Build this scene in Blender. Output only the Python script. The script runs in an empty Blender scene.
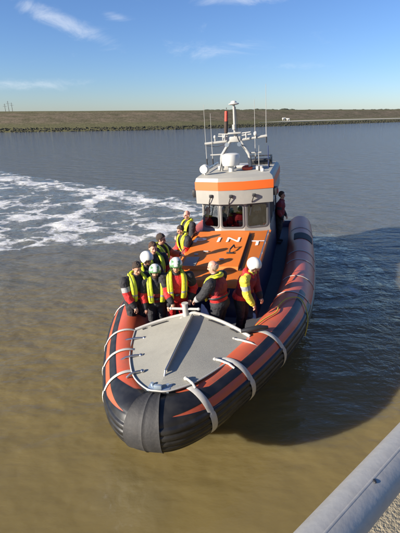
import bpy, bmesh, math, random
import numpy as np
from mathutils import Vector, Matrix, noise
random.seed(7)
R = math.radians
scene = bpy.context.scene
COL = scene.collection

# ------------------------------------------------------------------ camera model (one physical camera)
H, FPX, PITCH, ROLL = 5.2, 400.0, R(21.1), R(-0.43)
BX, BY, HEAD = -0.75, 4.25, R(14)              # bow position and heading of the boat
DV = Vector((math.sin(HEAD), math.cos(HEAD), 0)); NV = Vector((DV.y, -DV.x, 0))
def at(u, v, z):
    x = (u-200)/FPX; y = -(v-266.5)/FPX
    x, y = x*math.cos(ROLL)-y*math.sin(ROLL), x*math.sin(ROLL)+y*math.cos(ROLL)
    d = (x, math.cos(PITCH)+y*math.sin(PITCH), -math.sin(PITCH)+y*math.cos(PITCH))
    t = (z-H)/d[2]
    return Vector((d[0]*t, d[1]*t, z))
HEEL = R(-4)                                   # the turning boat leans to its starboard side
BOATM = Matrix.Translation((BX, BY, 0)) @ Matrix.Rotation(-HEAD, 4, 'Z') @ Matrix.Translation((0,0,.9)) @ Matrix.Rotation(HEEL, 4, 'Y') @ Matrix.Translation((0,0,-.9))
BOATI = BOATM.inverted()
def loc(u, v, z):
    """boat coordinates of the point of the boat-level plane z that is seen at u, v"""
    o = BOATI @ Vector((0,0,H)); q = BOATI @ at(u, v, 0.0); d = q-o
    return o + d*((z-o.z)/d.z)

# ------------------------------------------------------------------ materials
def mat(name, col, rough=0.6, metal=0.0, var=0.12, scale=6.0, bump=0.0, bscale=60.0, spec=0.5, dirt=None, dirtamt=0.0, dscale=3.0):
    m = bpy.data.materials.new(name); m.use_nodes = True
    nt = m.node_tree; n = nt.nodes; l = nt.links
    b = n['Principled BSDF']
    b.inputs['Roughness'].default_value = rough; b.inputs['Metallic'].default_value = metal
    b.inputs['Specular IOR Level'].default_value = spec
    tc = n.new('ShaderNodeTexCoord')
    nz = n.new('ShaderNodeTexNoise'); nz.inputs['Scale'].default_value = scale; nz.inputs['Detail'].default_value = 5
    l.new(tc.outputs['Object'], nz.inputs['Vector'])
    cr = n.new('ShaderNodeMix'); cr.data_type = 'RGBA'
    c0 = [max(0, c*(1-var)) for c in col]; c1 = [min(1, c*(1+var)) for c in col]
    cr.inputs['A'].default_value = (*c0, 1); cr.inputs['B'].default_value = (*c1, 1)
    l.new(nz.outputs['Fac'], cr.inputs['Factor'])
    out = cr.outputs['Result']
    if dirt:
        n2 = n.new('ShaderNodeTexNoise'); n2.inputs['Scale'].default_value = dscale; n2.inputs['Detail'].default_value = 8
        n2.inputs['Roughness'].default_value = 0.7
        l.new(tc.outputs['Object'], n2.inputs['Vector'])
        rp = n.new('ShaderNodeMapRange'); rp.inputs['From Min'].default_value = 0.48; rp.inputs['From Max'].default_value = 0.72
        rp.inputs['To Max'].default_value = dirtamt
        l.new(n2.outputs['Fac'], rp.inputs['Value'])
        mx = n.new('ShaderNodeMix'); mx.data_type = 'RGBA'
        l.new(rp.outputs['Result'], mx.inputs['Factor']); l.new(out, mx.inputs['A'])
        mx.inputs['B'].default_value = (*dirt, 1); out = mx.outputs['Result']
    l.new(out, b.inputs['Base Color'])
    if bump:
        n3 = n.new('ShaderNodeTexNoise'); n3.inputs['Scale'].default_value = bscale; n3.inputs['Detail'].default_value = 4
        l.new(tc.outputs['Object'], n3.inputs['Vector'])
        bp = n.new('ShaderNodeBump'); bp.inputs['Strength'].default_value = bump; bp.inputs['Distance'].default_value = 0.02
        l.new(n3.outputs['Fac'], bp.inputs['Height']); l.new(bp.outputs['Normal'], b.inputs['Normal'])
    return m
M = {}
M['tube_orange'] = mat('tube_orange', (0.53,0.098,0.042), 0.36, var=.12, scale=3, bump=.12, bscale=9, dirt=(0.25,0.12,0.08), dirtamt=.55, dscale=2.5)
M['rubber'] = mat('black_rubber', (0.018,0.018,0.02), 0.7, var=.3, scale=5, bump=.1, bscale=30, dirt=(0.05,0.05,0.05), dirtamt=.4, dscale=4)
M['rubber_band'] = mat('bow_rubber', (0.030,0.030,0.032), 0.7, var=.25, scale=8, bump=.2, bscale=24, dirt=(0.075,0.07,0.066), dirtamt=.45, dscale=5)
M['strap'] = mat('strap_white', (0.50,0.485,0.44), 0.7, var=.12, dirt=(0.3,0.27,0.22), dirtamt=.5, dscale=9)
M['foredeck'] = mat('foredeck_grip', (0.335,0.325,0.275), 0.8, var=.07, scale=30, bump=.22, bscale=120, dirt=(0.22,0.21,0.18), dirtamt=.35, dscale=3)
M['pipe'] = mat('grey_paint', (0.46,0.45,0.42), 0.45, var=.08, dirt=(0.3,0.28,0.25), dirtamt=.4, dscale=9)
def tread(m):
    nt = m.node_tree; n = nt.nodes; l = nt.links; b = n['Principled BSDF']; tc = n.new('ShaderNodeTexCoord')
    wv = n.new('ShaderNodeTexWave'); wv.wave_type = 'BANDS'; wv.bands_direction = 'Y'; wv.inputs['Scale'].default_value = 9; wv.inputs['Distortion'].default_value = .15
    l.new(tc.outputs['Object'], wv.inputs['Vector']); bp = n.new('ShaderNodeBump'); bp.inputs['Strength'].default_value = .22; bp.inputs['Distance'].default_value = .005
    l.new(wv.outputs['Fac'], bp.inputs['Height']); old = b.inputs['Normal'].links[0].from_socket; l.new(old, bp.inputs['Normal']); l.new(bp.outputs['Normal'], b.inputs['Normal'])
tread(M['foredeck'])
M['plate'] = mat('tow_plate', (0.36,0.44,0.52), 0.35, metal=.5, var=.1)
M['mastgrey'] = mat('mast_grey', (0.36,0.355,0.33), 0.45, var=.08, dirt=(0.3,0.28,0.25), dirtamt=.3, dscale=9)
M['steel'] = mat('stainless', (0.55,0.55,0.55), 0.3, metal=1.0, var=.1)
M['dark'] = mat('dark_fittings', (0.02,0.021,0.024), 0.5, var=.2)
M['deck'] = mat('deck_grey', (0.06,0.065,0.075), 0.8, var=.2, bump=.3, bscale=90)
M['navy'] = mat('navy_paint', (0.012,0.02,0.065), 0.35, var=.15, dirt=(0.03,0.04,0.08), dirtamt=.4)
M['hull'] = mat('hull_navy', (0.012,0.016,0.04), 0.35, var=.15)
M['roof_orange'] = mat('coachroof_orange', (0.66,0.165,0.014), 0.55, var=.06, scale=3, bump=.15, bscale=120, dirt=(0.55,0.17,0.04), dirtamt=.5, dscale=4)
M['band_orange'] = mat('band_orange', (0.66,0.115,0.012), 0.45, var=.05)
M['cabin'] = mat('cabin_white', (0.285,0.277,0.25), 0.45, var=.05, scale=2, dirt=(0.36,0.34,0.29), dirtamt=.5, dscale=2.2)
M['roofgrey'] = mat('roof_grip', (0.40,0.385,0.33), 0.8, var=.1, bump=.4, bscale=120)
M['frame'] = mat('window_rubber', (0.10,0.10,0.10), 0.5)
M['white'] = mat('white_paint', (0.58,0.57,0.53), 0.35, var=.04, dirt=(0.5,0.48,0.42), dirtamt=.25)
M['letter'] = mat('letter_white', (0.74,0.72,0.68), 0.55, var=.05, dirt=(0.6,0.3,0.15), dirtamt=.4, dscale=14)
M['shadepatch'] = mat('shadow_patch', (0.30,0.27,0.24), 0.9, var=.15)  # dim tone for the shadow painted on the coachroof
M['red'] = mat('red_paint', (0.55,0.03,0.02), 0.45)
M['buoy_orange'] = mat('buoy_orange', (0.5,0.06,0.02), 0.5)
M['suit_black'] = mat('suit_black', (0.022,0.022,0.026), 0.8, var=.3, scale=14, bump=.6, bscale=22)
M['suit_red'] = mat('suit_red', (0.56,0.022,0.022), 0.7, var=.2, scale=14, bump=.6, bscale=22)
M['suit_darkred'] = mat('suit_darkred', (0.19,0.012,0.018), 0.75, var=.2, scale=14, bump=.6, bscale=22)
M['suit_orange'] = mat('suit_orange', (0.68,0.09,0.03), 0.7, var=.15, scale=14, bump=.5, bscale=22)
M['suit_yellow'] = mat('suit_yellow', (0.72,0.62,0.06), 0.65, var=.12, scale=14, bump=.6, bscale=22)
M['lime'] = mat('jacket_lime', (0.62,0.72,0.03), 0.6, var=.1, scale=12, bump=.4, bscale=30)
M['yellow'] = mat('jacket_yellow', (0.78,0.76,0.03), 0.6, var=.1, scale=12, bump=.4, bscale=30)
M['reflect'] = mat('reflective_tape', (0.33,0.34,0.35), 0.35, var=.1)
M['skin'] = mat('skin', (0.52,0.27,0.18), 0.5, var=.08, scale=20)
M['skin_pink'] = mat('skin_pink', (0.60,0.30,0.22), 0.5, var=.08, scale=20)
M['lips'] = mat('lips', (0.34,0.12,0.10), 0.5)
M['eye'] = mat('eye_dark', (0.03,0.022,0.02), 0.3)
M['hair_dark'] = mat('hair_dark', (0.045,0.028,0.018), 0.6, var=.4, scale=60, bump=.8, bscale=120)
M['hair_brown'] = mat('hair_brown', (0.075,0.035,0.018), 0.6, var=.4, scale=60, bump=.8, bscale=120)
M['hair_grey'] = mat('hair_grey', (0.43,0.31,0.25), 0.7, var=.2, scale=60, bump=.5, bscale=120)
M['helmet'] = mat('helmet_white', (0.74,0.73,0.67), 0.3, var=.04, dirt=(0.5,0.48,0.4), dirtamt=.3, dscale=12)
M['helmet_green'] = mat('helmet_green', (0.10,0.24,0.10), 0.35, var=.1)
M['rope'] = mat('rope_yellow', (0.62,0.47,0.06), 0.7, var=.2, scale=40, bump=.6, bscale=150)
M['flag'] = mat('flag_blue', (0.02,0.035,0.12), 0.8)
M['sheepwool'] = mat('wool', (0.72,0.68,0.6), 0.95, var=.15, scale=8, bump=.8, bscale=14)
M['rust'] = mat('rusty_steel', (0.055,0.04,0.032), 0.85, var=.4, scale=3, dirt=(0.11,0.05,0.025), dirtamt=.6)
M['red_weather'] = mat('weathered_red', (0.50,0.06,0.035), 0.6, var=.2, scale=2, dirt=(0.25,0.06,0.04), dirtamt=.6)
M['seat'] = mat('seat_black', (0.03,0.03,0.035), 0.6)

def glass_mat():
    m = bpy.data.materials.new('window_glass'); m.use_nodes = True
    nt = m.node_tree; n = nt.nodes; l = nt.links; n.clear()
    o = n.new('ShaderNodeOutputMaterial'); mx = n.new('ShaderNodeMixShader')
    fr = n.new('ShaderNodeFresnel'); fr.inputs['IOR'].default_value = 1.55
    ad = n.new('ShaderNodeMath'); ad.operation = 'ADD'; ad.inputs[1].default_value = 0.20
    tr = n.new('ShaderNodeBsdfTransparent'); tr.inputs['Color'].default_value = (0.42,0.48,0.50,1)
    gl = n.new('ShaderNodeBsdfGlossy'); gl.inputs['Roughness'].default_value = 0.03
    l.new(fr.outputs['Fac'], ad.inputs[0]); l.new(ad.outputs[0], mx.inputs['Fac'])
    l.new(tr.outputs[0], mx.inputs[1]); l.new(gl.outputs[0], mx.inputs[2]); l.new(mx.outputs[0], o.inputs['Surface'])
    return m
M['glass'] = glass_mat()

# ------------------------------------------------------------------ mesh helpers
class MB:
    """collects shapes into one mesh with material slots"""
    def __init__(s): s.v = []; s.f = []; s.mi = []
    def add(s, verts, faces, mi=0):
        o = len(s.v); s.v += [tuple(p) for p in verts]
        for f in faces: s.f.append(tuple(i+o for i in f)); s.mi.append(mi)
        return s
    def box(s, c, size, mi=0, rot=None, bev=0.0):
        bm = bmesh.new(); bmesh.ops.create_cube(bm, size=1.0)
        bmesh.ops.scale(bm, vec=size, verts=bm.verts)
        if bev: bmesh.ops.bevel(bm, geom=bm.edges[:], offset=bev, segments=2, affect='EDGES', profile=.5)
        mtx = Matrix.Translation(c) @ (rot.to_4x4() if rot else Matrix())
        bmesh.ops.transform(bm, matrix=mtx, verts=bm.verts)
        bm.verts.index_update()
        s.add([v.co[:] for v in bm.verts], [[v.index for v in f.verts] for f in bm.faces], mi); bm.free(); return s
    def ell(s, c, r, mi=0, rot=None, nu=20, nv=12):
        vs = []; fs = []
        m3 = rot if rot else Matrix.Identity(3)
        c = Vector(c)
        vs.append(c + m3 @ Vector((0,0,r[2])))
        for j in range(1, nv):
            th = math.pi*j/nv
            for i in range(nu):
                ph = 2*math.pi*i/nu
                vs.append(c + m3 @ Vector((r[0]*math.sin(th)*math.cos(ph), r[1]*math.sin(th)*math.sin(ph), r[2]*math.cos(th))))
        vs.append(c + m3 @ Vector((0,0,-r[2])))
        for i in range(nu): fs.append((0, 1+i, 1+(i+1)%nu))
        for j in range(nv-2):
            for i in range(nu):
                a = 1+j*nu+i; b = 1+j*nu+(i+1)%nu
                fs.append((a, a+nu, b+nu, b))
        L = len(vs)-1; o = 1+(nv-2)*nu
        for i in range(nu): fs.append((o+i, L, o+(i+1)%nu))
        return s.add(vs, fs, mi)
    def loft(s, rings, mi=0, closed=True, caps=True, mifun=None):
        n = len(rings[0]); vs = [p for r in rings for p in r]; base = len(s.v)
        s.v += [tuple(p) for p in vs]
        for j in range(len(rings)-1):
            for i in range(n if closed else n-1):
                k = (i+1) % n
                s.f.append((base+j*n+i, base+j*n+k, base+(j+1)*n+k, base+(j+1)*n+i))
                s.mi.append(mifun(j, i) if mifun else mi)
        if caps and closed:
            s.f.append(tuple(base+i for i in range(n))[::-1]); s.mi.append(mifun(0,0) if mifun else mi)
            s.f.append(tuple(base+(len(rings)-1)*n+i for i in range(n))); s.mi.append(mifun(len(rings)-2,0) if mifun else mi)
        return s
    def sweep(s, pts, r, mi=0, n=10, up=None, r2=None, caps=True):
        """round (or flat: r along side, r2 along normal) bar along points"""
        pts = [Vector(p) for p in pts]; rings = []
        N = len(pts); prev = None
        for k, p in enumerate(pts):
            t = (pts[min(k+1,N-1)] - pts[max(k-1,0)]).normalized()
            if up is not None: nrm = Vector(up[k] if isinstance(up, list) else up)
            elif prev is None: nrm = Vector((0,0,1)) if abs(t.z) < .9 else Vector((0,1,0))
            else: nrm = prev
            nrm = (nrm - t*nrm.dot(t)).normalized(); prev = nrm
            sd = t.cross(nrm)
            rr = r[k] if isinstance(r, (list, tuple)) else r
            q = (r2[k] if isinstance(r2, (list, tuple)) else r2) if r2 else rr
            rings.append([p + sd*(rr*math.cos(2*math.pi*i/n)) + nrm*(q*math.sin(2*math.pi*i/n)) for i in range(n)])
        return s.loft(rings, mi, caps=caps)
    def cyl(s, p0, p1, r, mi=0, n=16, r1=None): return s.sweep([p0, p1], [r, r if r1 is None else r1], mi, n)
    def build(s, name, mats, parent=None, angle=35, smooth=True):
        me = bpy.data.meshes.new(name); me.from_pydata(s.v, [], s.f)
        for m_ in (mats if isinstance(mats, (list, tuple)) else [mats]): me.materials.append(m_)
        me.polygons.foreach_set('material_index', s.mi)
        bm = bmesh.new(); bm.from_mesh(me); bmesh.ops.recalc_face_normals(bm, faces=bm.faces); bm.to_mesh(me); bm.free()
        if smooth: me.shade_smooth(); me.set_sharp_from_angle(angle=R(angle))
        me.update()
        o = bpy.data.objects.new(name, me); COL.objects.link(o)
        if parent is not None: o.parent = parent
        return o
def smooth_path(pts, per=8):
    pts = [Vector(p) for p in pts]; out = []
    for i in range(len(pts)-1):
        p0 = pts[max(i-1,0)]; p1 = pts[i]; p2 = pts[i+1]; p3 = pts[min(i+2,len(pts)-1)]
        for k in range(per):
            t = k/per
            out.append(.5*((2*p1)+(p2-p0)*t+(2*p0-5*p1+4*p2-p3)*t*t+(3*p1-p0-3*p2+p3)*t**3))
    out.append(pts[-1]); return out
def tag(o, label=None, cat=None, group=None, kind=None):
    if label: o['label'] = label
    if cat: o['category'] = cat
    if group: o['group'] = group
    if kind: o['kind'] = kind
    return o
def empty(name, l=(0,0,0), rz=0):
    o = bpy.data.objects.new(name, None); COL.objects.link(o); o.location = l; o.rotation_euler = (0,0,rz); o.empty_display_size = .2
    return o

# ================================================================== LIFEBOAT
boat = empty('lifeboat'); boat.matrix_world = BOATM.copy()
tag(boat, 'orange and navy rescue lifeboat with black bow fender and white wheelhouse, carrying its crew', 'lifeboat')

# ---- inflatable collar
half = [(0,.34),(.22,.39),(.46,.63),(.71,1.05),(1.11,1.9),(1.43,2.8),(1.70,3.8),(1.85,5.0),(1.91,6.2),(1.94,8),(1.92,10.5),(1.88,12.2)]
def zc(t): return float(np.interp(t, [.4,2,4,7,12], [1.05,1.00,.92,.78,.74]))
def rc(t): return float(np.interp(t, [.4,1.5,3.2,9], [.375,.39,.43,.43]))
ctl = [Vector((-s,t,0)) for s,t in half[:0:-1]] + [Vector((s,t,0)) for s,t in half]
path2 = smooth_path(ctl, 14)
arc = [0.0]
for i in range(1, len(path2)): arc.append(arc[-1]+(path2[i]-path2[i-1]).length)
mid_i = min(range(len(path2)), key=lambda i: path2[i].y + abs(path2[i].x))
arc = [a-arc[mid_i] for a in arc]                # arc length from the nose, left negative
def frame(i):
    t = (path2[min(i+1,len(path2)-1)]-path2[max(i-1,0)]).normalized()
    inb = Vector((-t.y, t.x, 0))                  # towards the inside of the boat
    if i == mid_i: inb = Vector((0,1,0))
    c = Vector((path2[i].x, path2[i].y, zc(path2[i].y)))
    return c, inb, rc(path2[i].y)
def frame_a(a):
    """interpolated frame at arc length a"""
    j = max(0, min(len(arc)-2, int(np.searchsorted(arc, a))-1)); f = (a-arc[j])/(arc[j+1]-arc[j])
    c0, n0, r0 = frame(j); c1, n1, r1 = frame(j+1)
    return c0.lerp(c1, f), n0.lerp(n1, f).normalized(), r0+(r1-r0)*f
def tube_pt(a, phi, off=0.0):
    c, n, r = frame_a(a); p = R(phi)
    return c + (n*math.cos(p) + Vector((0,0,1))*math.sin(p))*(r+off)
def tube_nrm(a, phi):
    c, n, r = frame_a(a); p = R(phi); return n*math.cos(p)+Vector((0,0,1))*math.sin(p)
NPH = 200
def band_kind(a, phi):
    """signed distance (degrees) into the black rubber: positive black, negative orange"""
    b = abs(a)
    phi = phi if phi <= 300 else phi-360
    def between(lo, hi): return min(phi-lo, hi-phi)
    aft = between(168, 299)
    fwd_limit = 4.45 + .5*math.sin(R(phi))
    top = float(np.interp(b, [.22,.42,.85], [44,84,112])); w = float(np.interp(b, [.12,.75,3.8,4.6], [-3,19,19,12]))
    fwd = max(between(top, 134), between(134+w, 299)) if w > 0 else between(top, 299)
    return max(aft, min(fwd, (fwd_limit-b)*55))
rings = []; kinds = []
for i in range(len(path2)):
    c, n, r = frame(i); ring = []; kr = []
    for k in range(NPH):
        phi = 360*k/NPH; p = R(phi); rr = r; kk = band_kind(arc[i], phi)
        if kk > 0 and 154 < phi < 270 and abs(arc[i]) < 9:
            w = abs(((phi-154) % 14.5)/14.5-.5)*2
            rr += .006+.026*(1-w**3)
        elif kk > 0: rr += .007*min(1, kk/2)
        rr += .004*noise.noise(Vector((arc[i]*1.7, phi*.03, 3)))
        ring.append(c + (n*math.cos(p)+Vector((0,0,1))*math.sin(p))*rr); kr.append(kk)
    rings.append(ring); kinds.append(kr)
# stern ends: short cones
for end, sgn in ((0,-1),(-1,1)):
    c, n, r = frame(0 if end == 0 else len(path2)-1)
    ex = [[c + Vector((0,d,0)) + (Vector(p)-c)*f for p in rings[end]] for d, f in ((.18,.93),(.34,.72),(.45,.42))]
    if end == 0: rings = ex[::-1] + rings; kinds = [kinds[0]]*3 + kinds
    else: rings = rings + ex; kinds = kinds + [kinds[-1]]*3
tb = MB(); tb.loft(rings)
def two_tone():
    m = M['tube_orange'].copy(); m.name = 'collar_fabric'; nt = m.node_tree; n = nt.nodes; l = nt.links; b = n['Principled BSDF']
    at_ = n.new('ShaderNodeAttribute'); at_.attribute_name = 'rubber'
    mr = n.new('ShaderNodeMapRange'); mr.inputs['From Min'].default_value = -.35; mr.inputs['From Max'].default_value = .35; l.new(at_.outputs['Fac'], mr.inputs['Value'])
    old = b.inputs['Base Color'].links[0].from_socket
    nz = n.new('ShaderNodeTexNoise'); nz.inputs['Scale'].default_value = 5; nz.inputs['Detail'].default_value = 8; tc = n.new('ShaderNodeTexCoord'); l.new(tc.outputs['Object'], nz.inputs['Vector'])
    rc_ = n.new('ShaderNodeValToRGB'); l.new(nz.outputs['Fac'], rc_.inputs['Fac']); e = rc_.color_ramp.elements
    e[0].position = .4; e[0].color = (.012,.012,.013,1); e[1].position = .8; e[1].color = (.036,.035,.033,1)
    mx = n.new('ShaderNodeMix'); mx.data_type = 'RGBA'; l.new(mr.outputs[0], mx.inputs['Factor']); l.new(old, mx.inputs['A']); l.new(rc_.outputs['Color'], mx.inputs['B'])
    l.new(mx.outputs['Result'], b.inputs['Base Color']); return m
tube = tb.build('inflatable_collar', two_tone(), boat, angle=70)
vals = [k for kr in kinds for k in kr]
tube.data.attributes.new('rubber','FLOAT','POINT').data.foreach_set('value', np.array(vals, dtype=np.float32))

# bow fender: broad rubber pad wrapped over the nose
bf = MB(); rs = []
for a in np.linspace(-.17, .13, 15):
    r_ = []
    for phi in np.linspace(52, 292, 50):
        e = .034 + (.010 if abs(((a+.17)/.30*4) % 1-.5) > .42 else 0)
        r_.append(tube_pt(a, phi, e))
    for phi in np.linspace(292, 52, 50): r_.append(tube_pt(a, phi, -.01))
    rs.append(r_)
bf.loft(rs)
bf.build('bow_fender', M['rubber_band'], tube, angle=30)
# grab straps over the collar
def strap(a, p0, p1, w=.032, skew=0.0, mt='strap', name='strap'):
    pts = []; ups = []
    for k in range(25):
        f = k/24; phi = p0+(p1-p0)*f; aa = a+skew*f
        bulge = .012 + (.006*math.sin(f*math.pi) if mt == 'strap' else 0) + (.02 if 156 < phi < 222 and mt == 'strap' else 0)*min(1, max(0, (phi-156)/8))
        pts.append(tube_pt(aa, phi, bulge)); ups.append(tube_nrm(aa, phi))
    MB().sweep(pts, w, n=8, up=ups, r2=.008).build(name, M[mt], tube)
for a in (-.92,-1.62,-2.36): strap(a, 62, 205, w=.036, skew=.05)
for a in (.60,1.50,2.58): strap(a, 58, 222, w=.055, skew=.10)
for a in (-3.6,-4.8,-6.0): strap(a, 40, 200)
for a in (4.6,5.7,7.1,7.9,10.6): strap(a, 42, 175, w=.018, mt='pipe', name='seam_band')
# black chafe patches aft
def chafe(a0, a1, p0, p1):
    m = MB(); rs = []
    for a in np.linspace(a0, a1, 6):
        rs.append([tube_pt(a, ph, .016) for ph in np.linspace(p0,p1,12)]+[tube_pt(a, ph, -.01) for ph in np.linspace(p1,p0,12)])
    m.loft(rs).build('chafe_patch', M['rubber'], tube)
chafe(9.2, 9.9, 62, 150); chafe(-9.9,-9.2, 62, 150)

# ---- hull, deck
hl = MB(); rs = []
for t, w, zk, zt in ((.75,.06,.55,.80),(1.2,.55,.05,.78),(2.0,1.05,-.35,.76),(4,1.6,-.6,.72),(8,1.86,-.65,.66),(12.1,1.82,-.55,.62)):
    rs.append([(-w,t,zt),(-w*.86,t,zt*.35+zk*.2),(-w*.4,t,zk*.75),(0,t,zk),(w*.4,t,zk*.75),(w*.86,t,zt*.35+zk*.2),(w,t,zt)])
hl.loft(rs, closed=False); hl.f.append(tuple(range(35,42))); hl.mi.append(0)
hl.build('hull', M['hull'], boat)
DECK = .74
dk = MB()
ds = [(float(s),float(t)) for s,t in half if t > 1.2]
vs = [(-s*.93,t,DECK) for s,t in ds]+[(s*.93,t,DECK) for s,t in ds]; n = len(ds)
dk.add(vs+[(x,y,z-.06) for x,y,z in vs], [(i,i+1,n+i+1,n+i) for i in range(n-1)]+[(2*n+i,2*n+n+i,2*n+n+i+1,2*n+i+1) for i in range(n-1)])
dk.build('deck', M['deck'], boat)
# transom
MB().box((0,12.15,.55),(3.5,.08,.9),bev=.02).build('transom', M['navy'], boat)

# ---- foredeck
TFP = smooth_path([(0,.46,0),(.18,.50,0),(.48,.76,0),(.74,1.20,0),(.95,1.70,0),(1.10,2.26,0)], 8); TFX = [p.x for p in TFP]; TFY = [p.y for p in TFP]
def tf(s):
    return float(np.interp(abs(s), TFX, TFY))
def ta(s): return 2.27+.36*(1-(s/1.10)**2)
def fz(s, t): return 1.475 + .06*(t-.46) - .195*abs(s)*min(1, t/1.6)
fd = MB(); rs = []
NS = 41
for k in range(NS):
    s = -1.10+2.20*k/(NS-1); r_ = []
    for j in range(15):
        f = j/14; t = tf(s)+(ta(s)-tf(s))*f; r_.append((s,t,fz(s,t)))
    rs.append(r_)
fd.loft(rs, closed=False)
# skirts: aft bulkhead and front edge
fd.loft([[r_[-1], (r_[-1][0], r_[-1][1], DECK)] for r_ in rs], closed=False)
fd.loft([[r_[0], (r_[0][0], r_[0][1]+.03, r_[0][2]-.25)] for r_ in rs], closed=False, mi=1)
fdk = fd.build('foredeck', [M['foredeck'], M['dark']], boat, angle=9); fdk.location.x = .05
edge = [(s, ta(s)+.01, fz(s, ta(s))+.02) for s in np.linspace(-1.10,1.10,41)]
MB().sweep(edge, .030, n=10).build('coaming', M['pipe'], fdk)
MB().sweep([(s, tf(s)-.0, fz(s, tf(s))+.012) for s in np.linspace(-1.10,1.10,61)], .013, n=8).build('edge_bead', M['pipe'], fdk)
for s0, s1 in ((-.80,-.50),(-.95,-.88),(.30,.58),(.72,.86)):
    MB().sweep([(s, ta(s)-.085, fz(s, ta(s)-.085)+.012) for s in np.linspace(s0,s1,8)], .017, n=8, up=(0,0,1), r2=.008).build('drain_slot', M['dark'], fdk)
# jackstay rail on a ridge
rl = MB()
rl.sweep([(0,.78,1.46),(0,.86,1.55),(0,1.4,1.59),(0,2.0,1.635),(0,2.5,1.66),(0,2.56,1.58)], .014, n=8)
for t in (1.2,1.6,2.05): rl.cyl((0,t,1.45),(0,t,1.54+.06*(t-.8)),.012)
rl.build('jackstay', M['steel'], fdk)
rg = MB(); rg.loft([[(-.012,t,1.4),(-.012,t,fz(0,t)+.05),(.012,t,fz(0,t)+.05),(.012,t,1.4)] for t in (.9,1.5,2.1,2.52)])
rg.build('ridge', M['foredeck'], fdk)
# tow plate at the apex
tp = MB(); tp.box((0,.58,1.46),(.34,.2,.03),bev=.008); tp.box((.0,.52,1.50),(.12,.05,.09),bev=.012); tp.cyl((-.12,.60,1.44),(-.12,.60,1.51),.025); tp.cyl((.12,.60,1.44),(.12,.60,1.51),.025)
tp.build('tow_fitting', M['plate'], fdk)
# strap anchors (shackles) along the deck edge
for sgn, lst in ((-1,((.50,.86),(.78,1.35),(1.0,1.95))),(1,((.42,.76),(.80,1.40),(1.04,2.1)))):
    for s, t in lst:
        s_ = sgn*s
        m = MB(); m.sweep([(s_*.78,t+.05,fz(s,t)+.03),(s_*.92,t,fz(s,t)+.045),(s_*1.1,t-.05,fz(s,t)+.03),(s_*1.22,t-.09,fz(s,t)-.02)], .020, n=8)
        m.ell((s_*.80,t+.045,fz(s,t)+.03),(.035,.035,.03))
        m.build('shackle', M['pipe' if sgn > 0 else 'steel'], fdk)
# towing bitt behind the coaming
bt = MB(); bt.cyl((-.12,2.62,1.3),(-.12,2.62,1.80),.055,n=18); bt.cyl((-.12,2.62,1.80),(-.12,2.62,1.83),.066,n=18)
bt.cyl((-.40,2.61,1.71),(.14,2.63,1.71),.024,n=12); bt.ell((-.40,2.61,1.71),(.035,.03,.03)); bt.ell((.14,2.63,1.71),(.035,.03,.03))
bt.box((-.12,2.60,1.54),(.2,.16,.03),bev=.008)
bt.build('towing_bitt', M['pipe'], boat)
MB().sweep([(.98,2.34,1.45),(1.10,2.36,1.47),(1.30,2.44,1.49),(1.44,2.52,1.46)], [.03,.05,.05,.03], n=12).build('rope_roller', M['dark'], boat)

# ---- coachroof
T0, T1 = 4.25, 7.32
def cz(t): return 1.61+(t-T0)/(T1-T0)*.31
def cw(t): return 1.0+(t-T0)/(T1-T0)*.10
cr = MB(); rs = []
for t in np.linspace(T0, T1, 10):
    w, z = cw(t), cz(t); d = .05 if t == T0 else 0
    prof = [(-w-.06,DECK),(-w-.012,z-.10),(-w,z-.03),(-w+.06,z),(0,z+.03),(w-.06,z),(w,z-.03),(w+.012,z-.10),(w+.06,DECK)]
    rs.append([(x, t, zz) for x, zz in prof])
cr.loft(rs, closed=False, mifun=lambda j, i: 1 if i in (0, 7) else 0)
# rounded front
r0 = rs[0]; cr.loft([r0, [(x*.985, T0-.05, zz-.05 if zz > DECK else zz) for x,_,zz in r0], [(x*.97, T0-.07, (zz-.15) if zz > DECK else zz) for x,_,zz in r0]], closed=False, mifun=lambda j, i: 1 if i in (0, 7) else 0)
b_ = len(cr.v)-9; cr.f.append(tuple(range(b_, b_+9))); cr.mi.append(1)
ap = [(-1.05,7.30),(-1.05,7.6),(-.37,7.34),(.37,7.34),(1.12,7.6),(1.12,7.30)]
cr.add([(x,t,1.885) for x,t in ap], [(0,2,1),(0,5,3,2),(3,5,4)], 0)
coach = cr.build('coachroof', [M['roof_orange'], M['navy']], boat, angle=40)
# raised hatch panel on the coachroof
hp = MB(); rs = []
for t, e in ((4.75,0),(4.80,.07),(7.05,.07),(7.10,0)):
    z = cz(t)+.022
    rs.append([(-.93,t,z-.05),(-.91,t,z+e),(.56,t,z+e),(.58,t,z-.05)])
hp.loft(rs, closed=False)
hatch = hp.build('hatch_panel', M['roof_orange'], coach, angle=20)
def on_roof(s, t, off=.0): return Vector((s, t, cz(t)+.03*(1-abs(s))+off))
slope = Matrix.Rotation(math.atan(.34/(T1-T0)), 3, 'X')
# handle, latches; shadow painted in as a dark strip and a dim patch
MB().box(on_roof(.605,5.85,.02),(.05,2.2,.035),rot=slope,bev=.006).build('hatch_shadow', M['dark'], coach)  # dark strip painting in the shadow along the hatch panel's right edge
hd = MB(); hd.sweep([on_roof(.22,5.55,.07),on_roof(.24,5.6,.16),on_roof(.30,5.85,.17),on_roof(.31,5.9,.08)], .02, n=8); hd.box(on_roof(.25,5.55,.085),(.2,.07,.03),bev=.01)
hd.build('hatch_handle', M['dark'], hatch)
for s, t, w, d in ((-.40,5.62,.14,.05),(-.62,5.45,.1,.05),(.10,5.15,.12,.05)):
    MB().box(on_roof(s,t,.095),(w,d,.03),rot=slope,bev=.008).build('latch', M['pipe'], hatch)
MB().box(on_roof(-.66,5.05,.09),(.34,.5,.012),rot=slope,bev=.003).build('shadow_patch', M['shadepatch'], hatch)  # dim patch painting in a shadow on the roof
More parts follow.
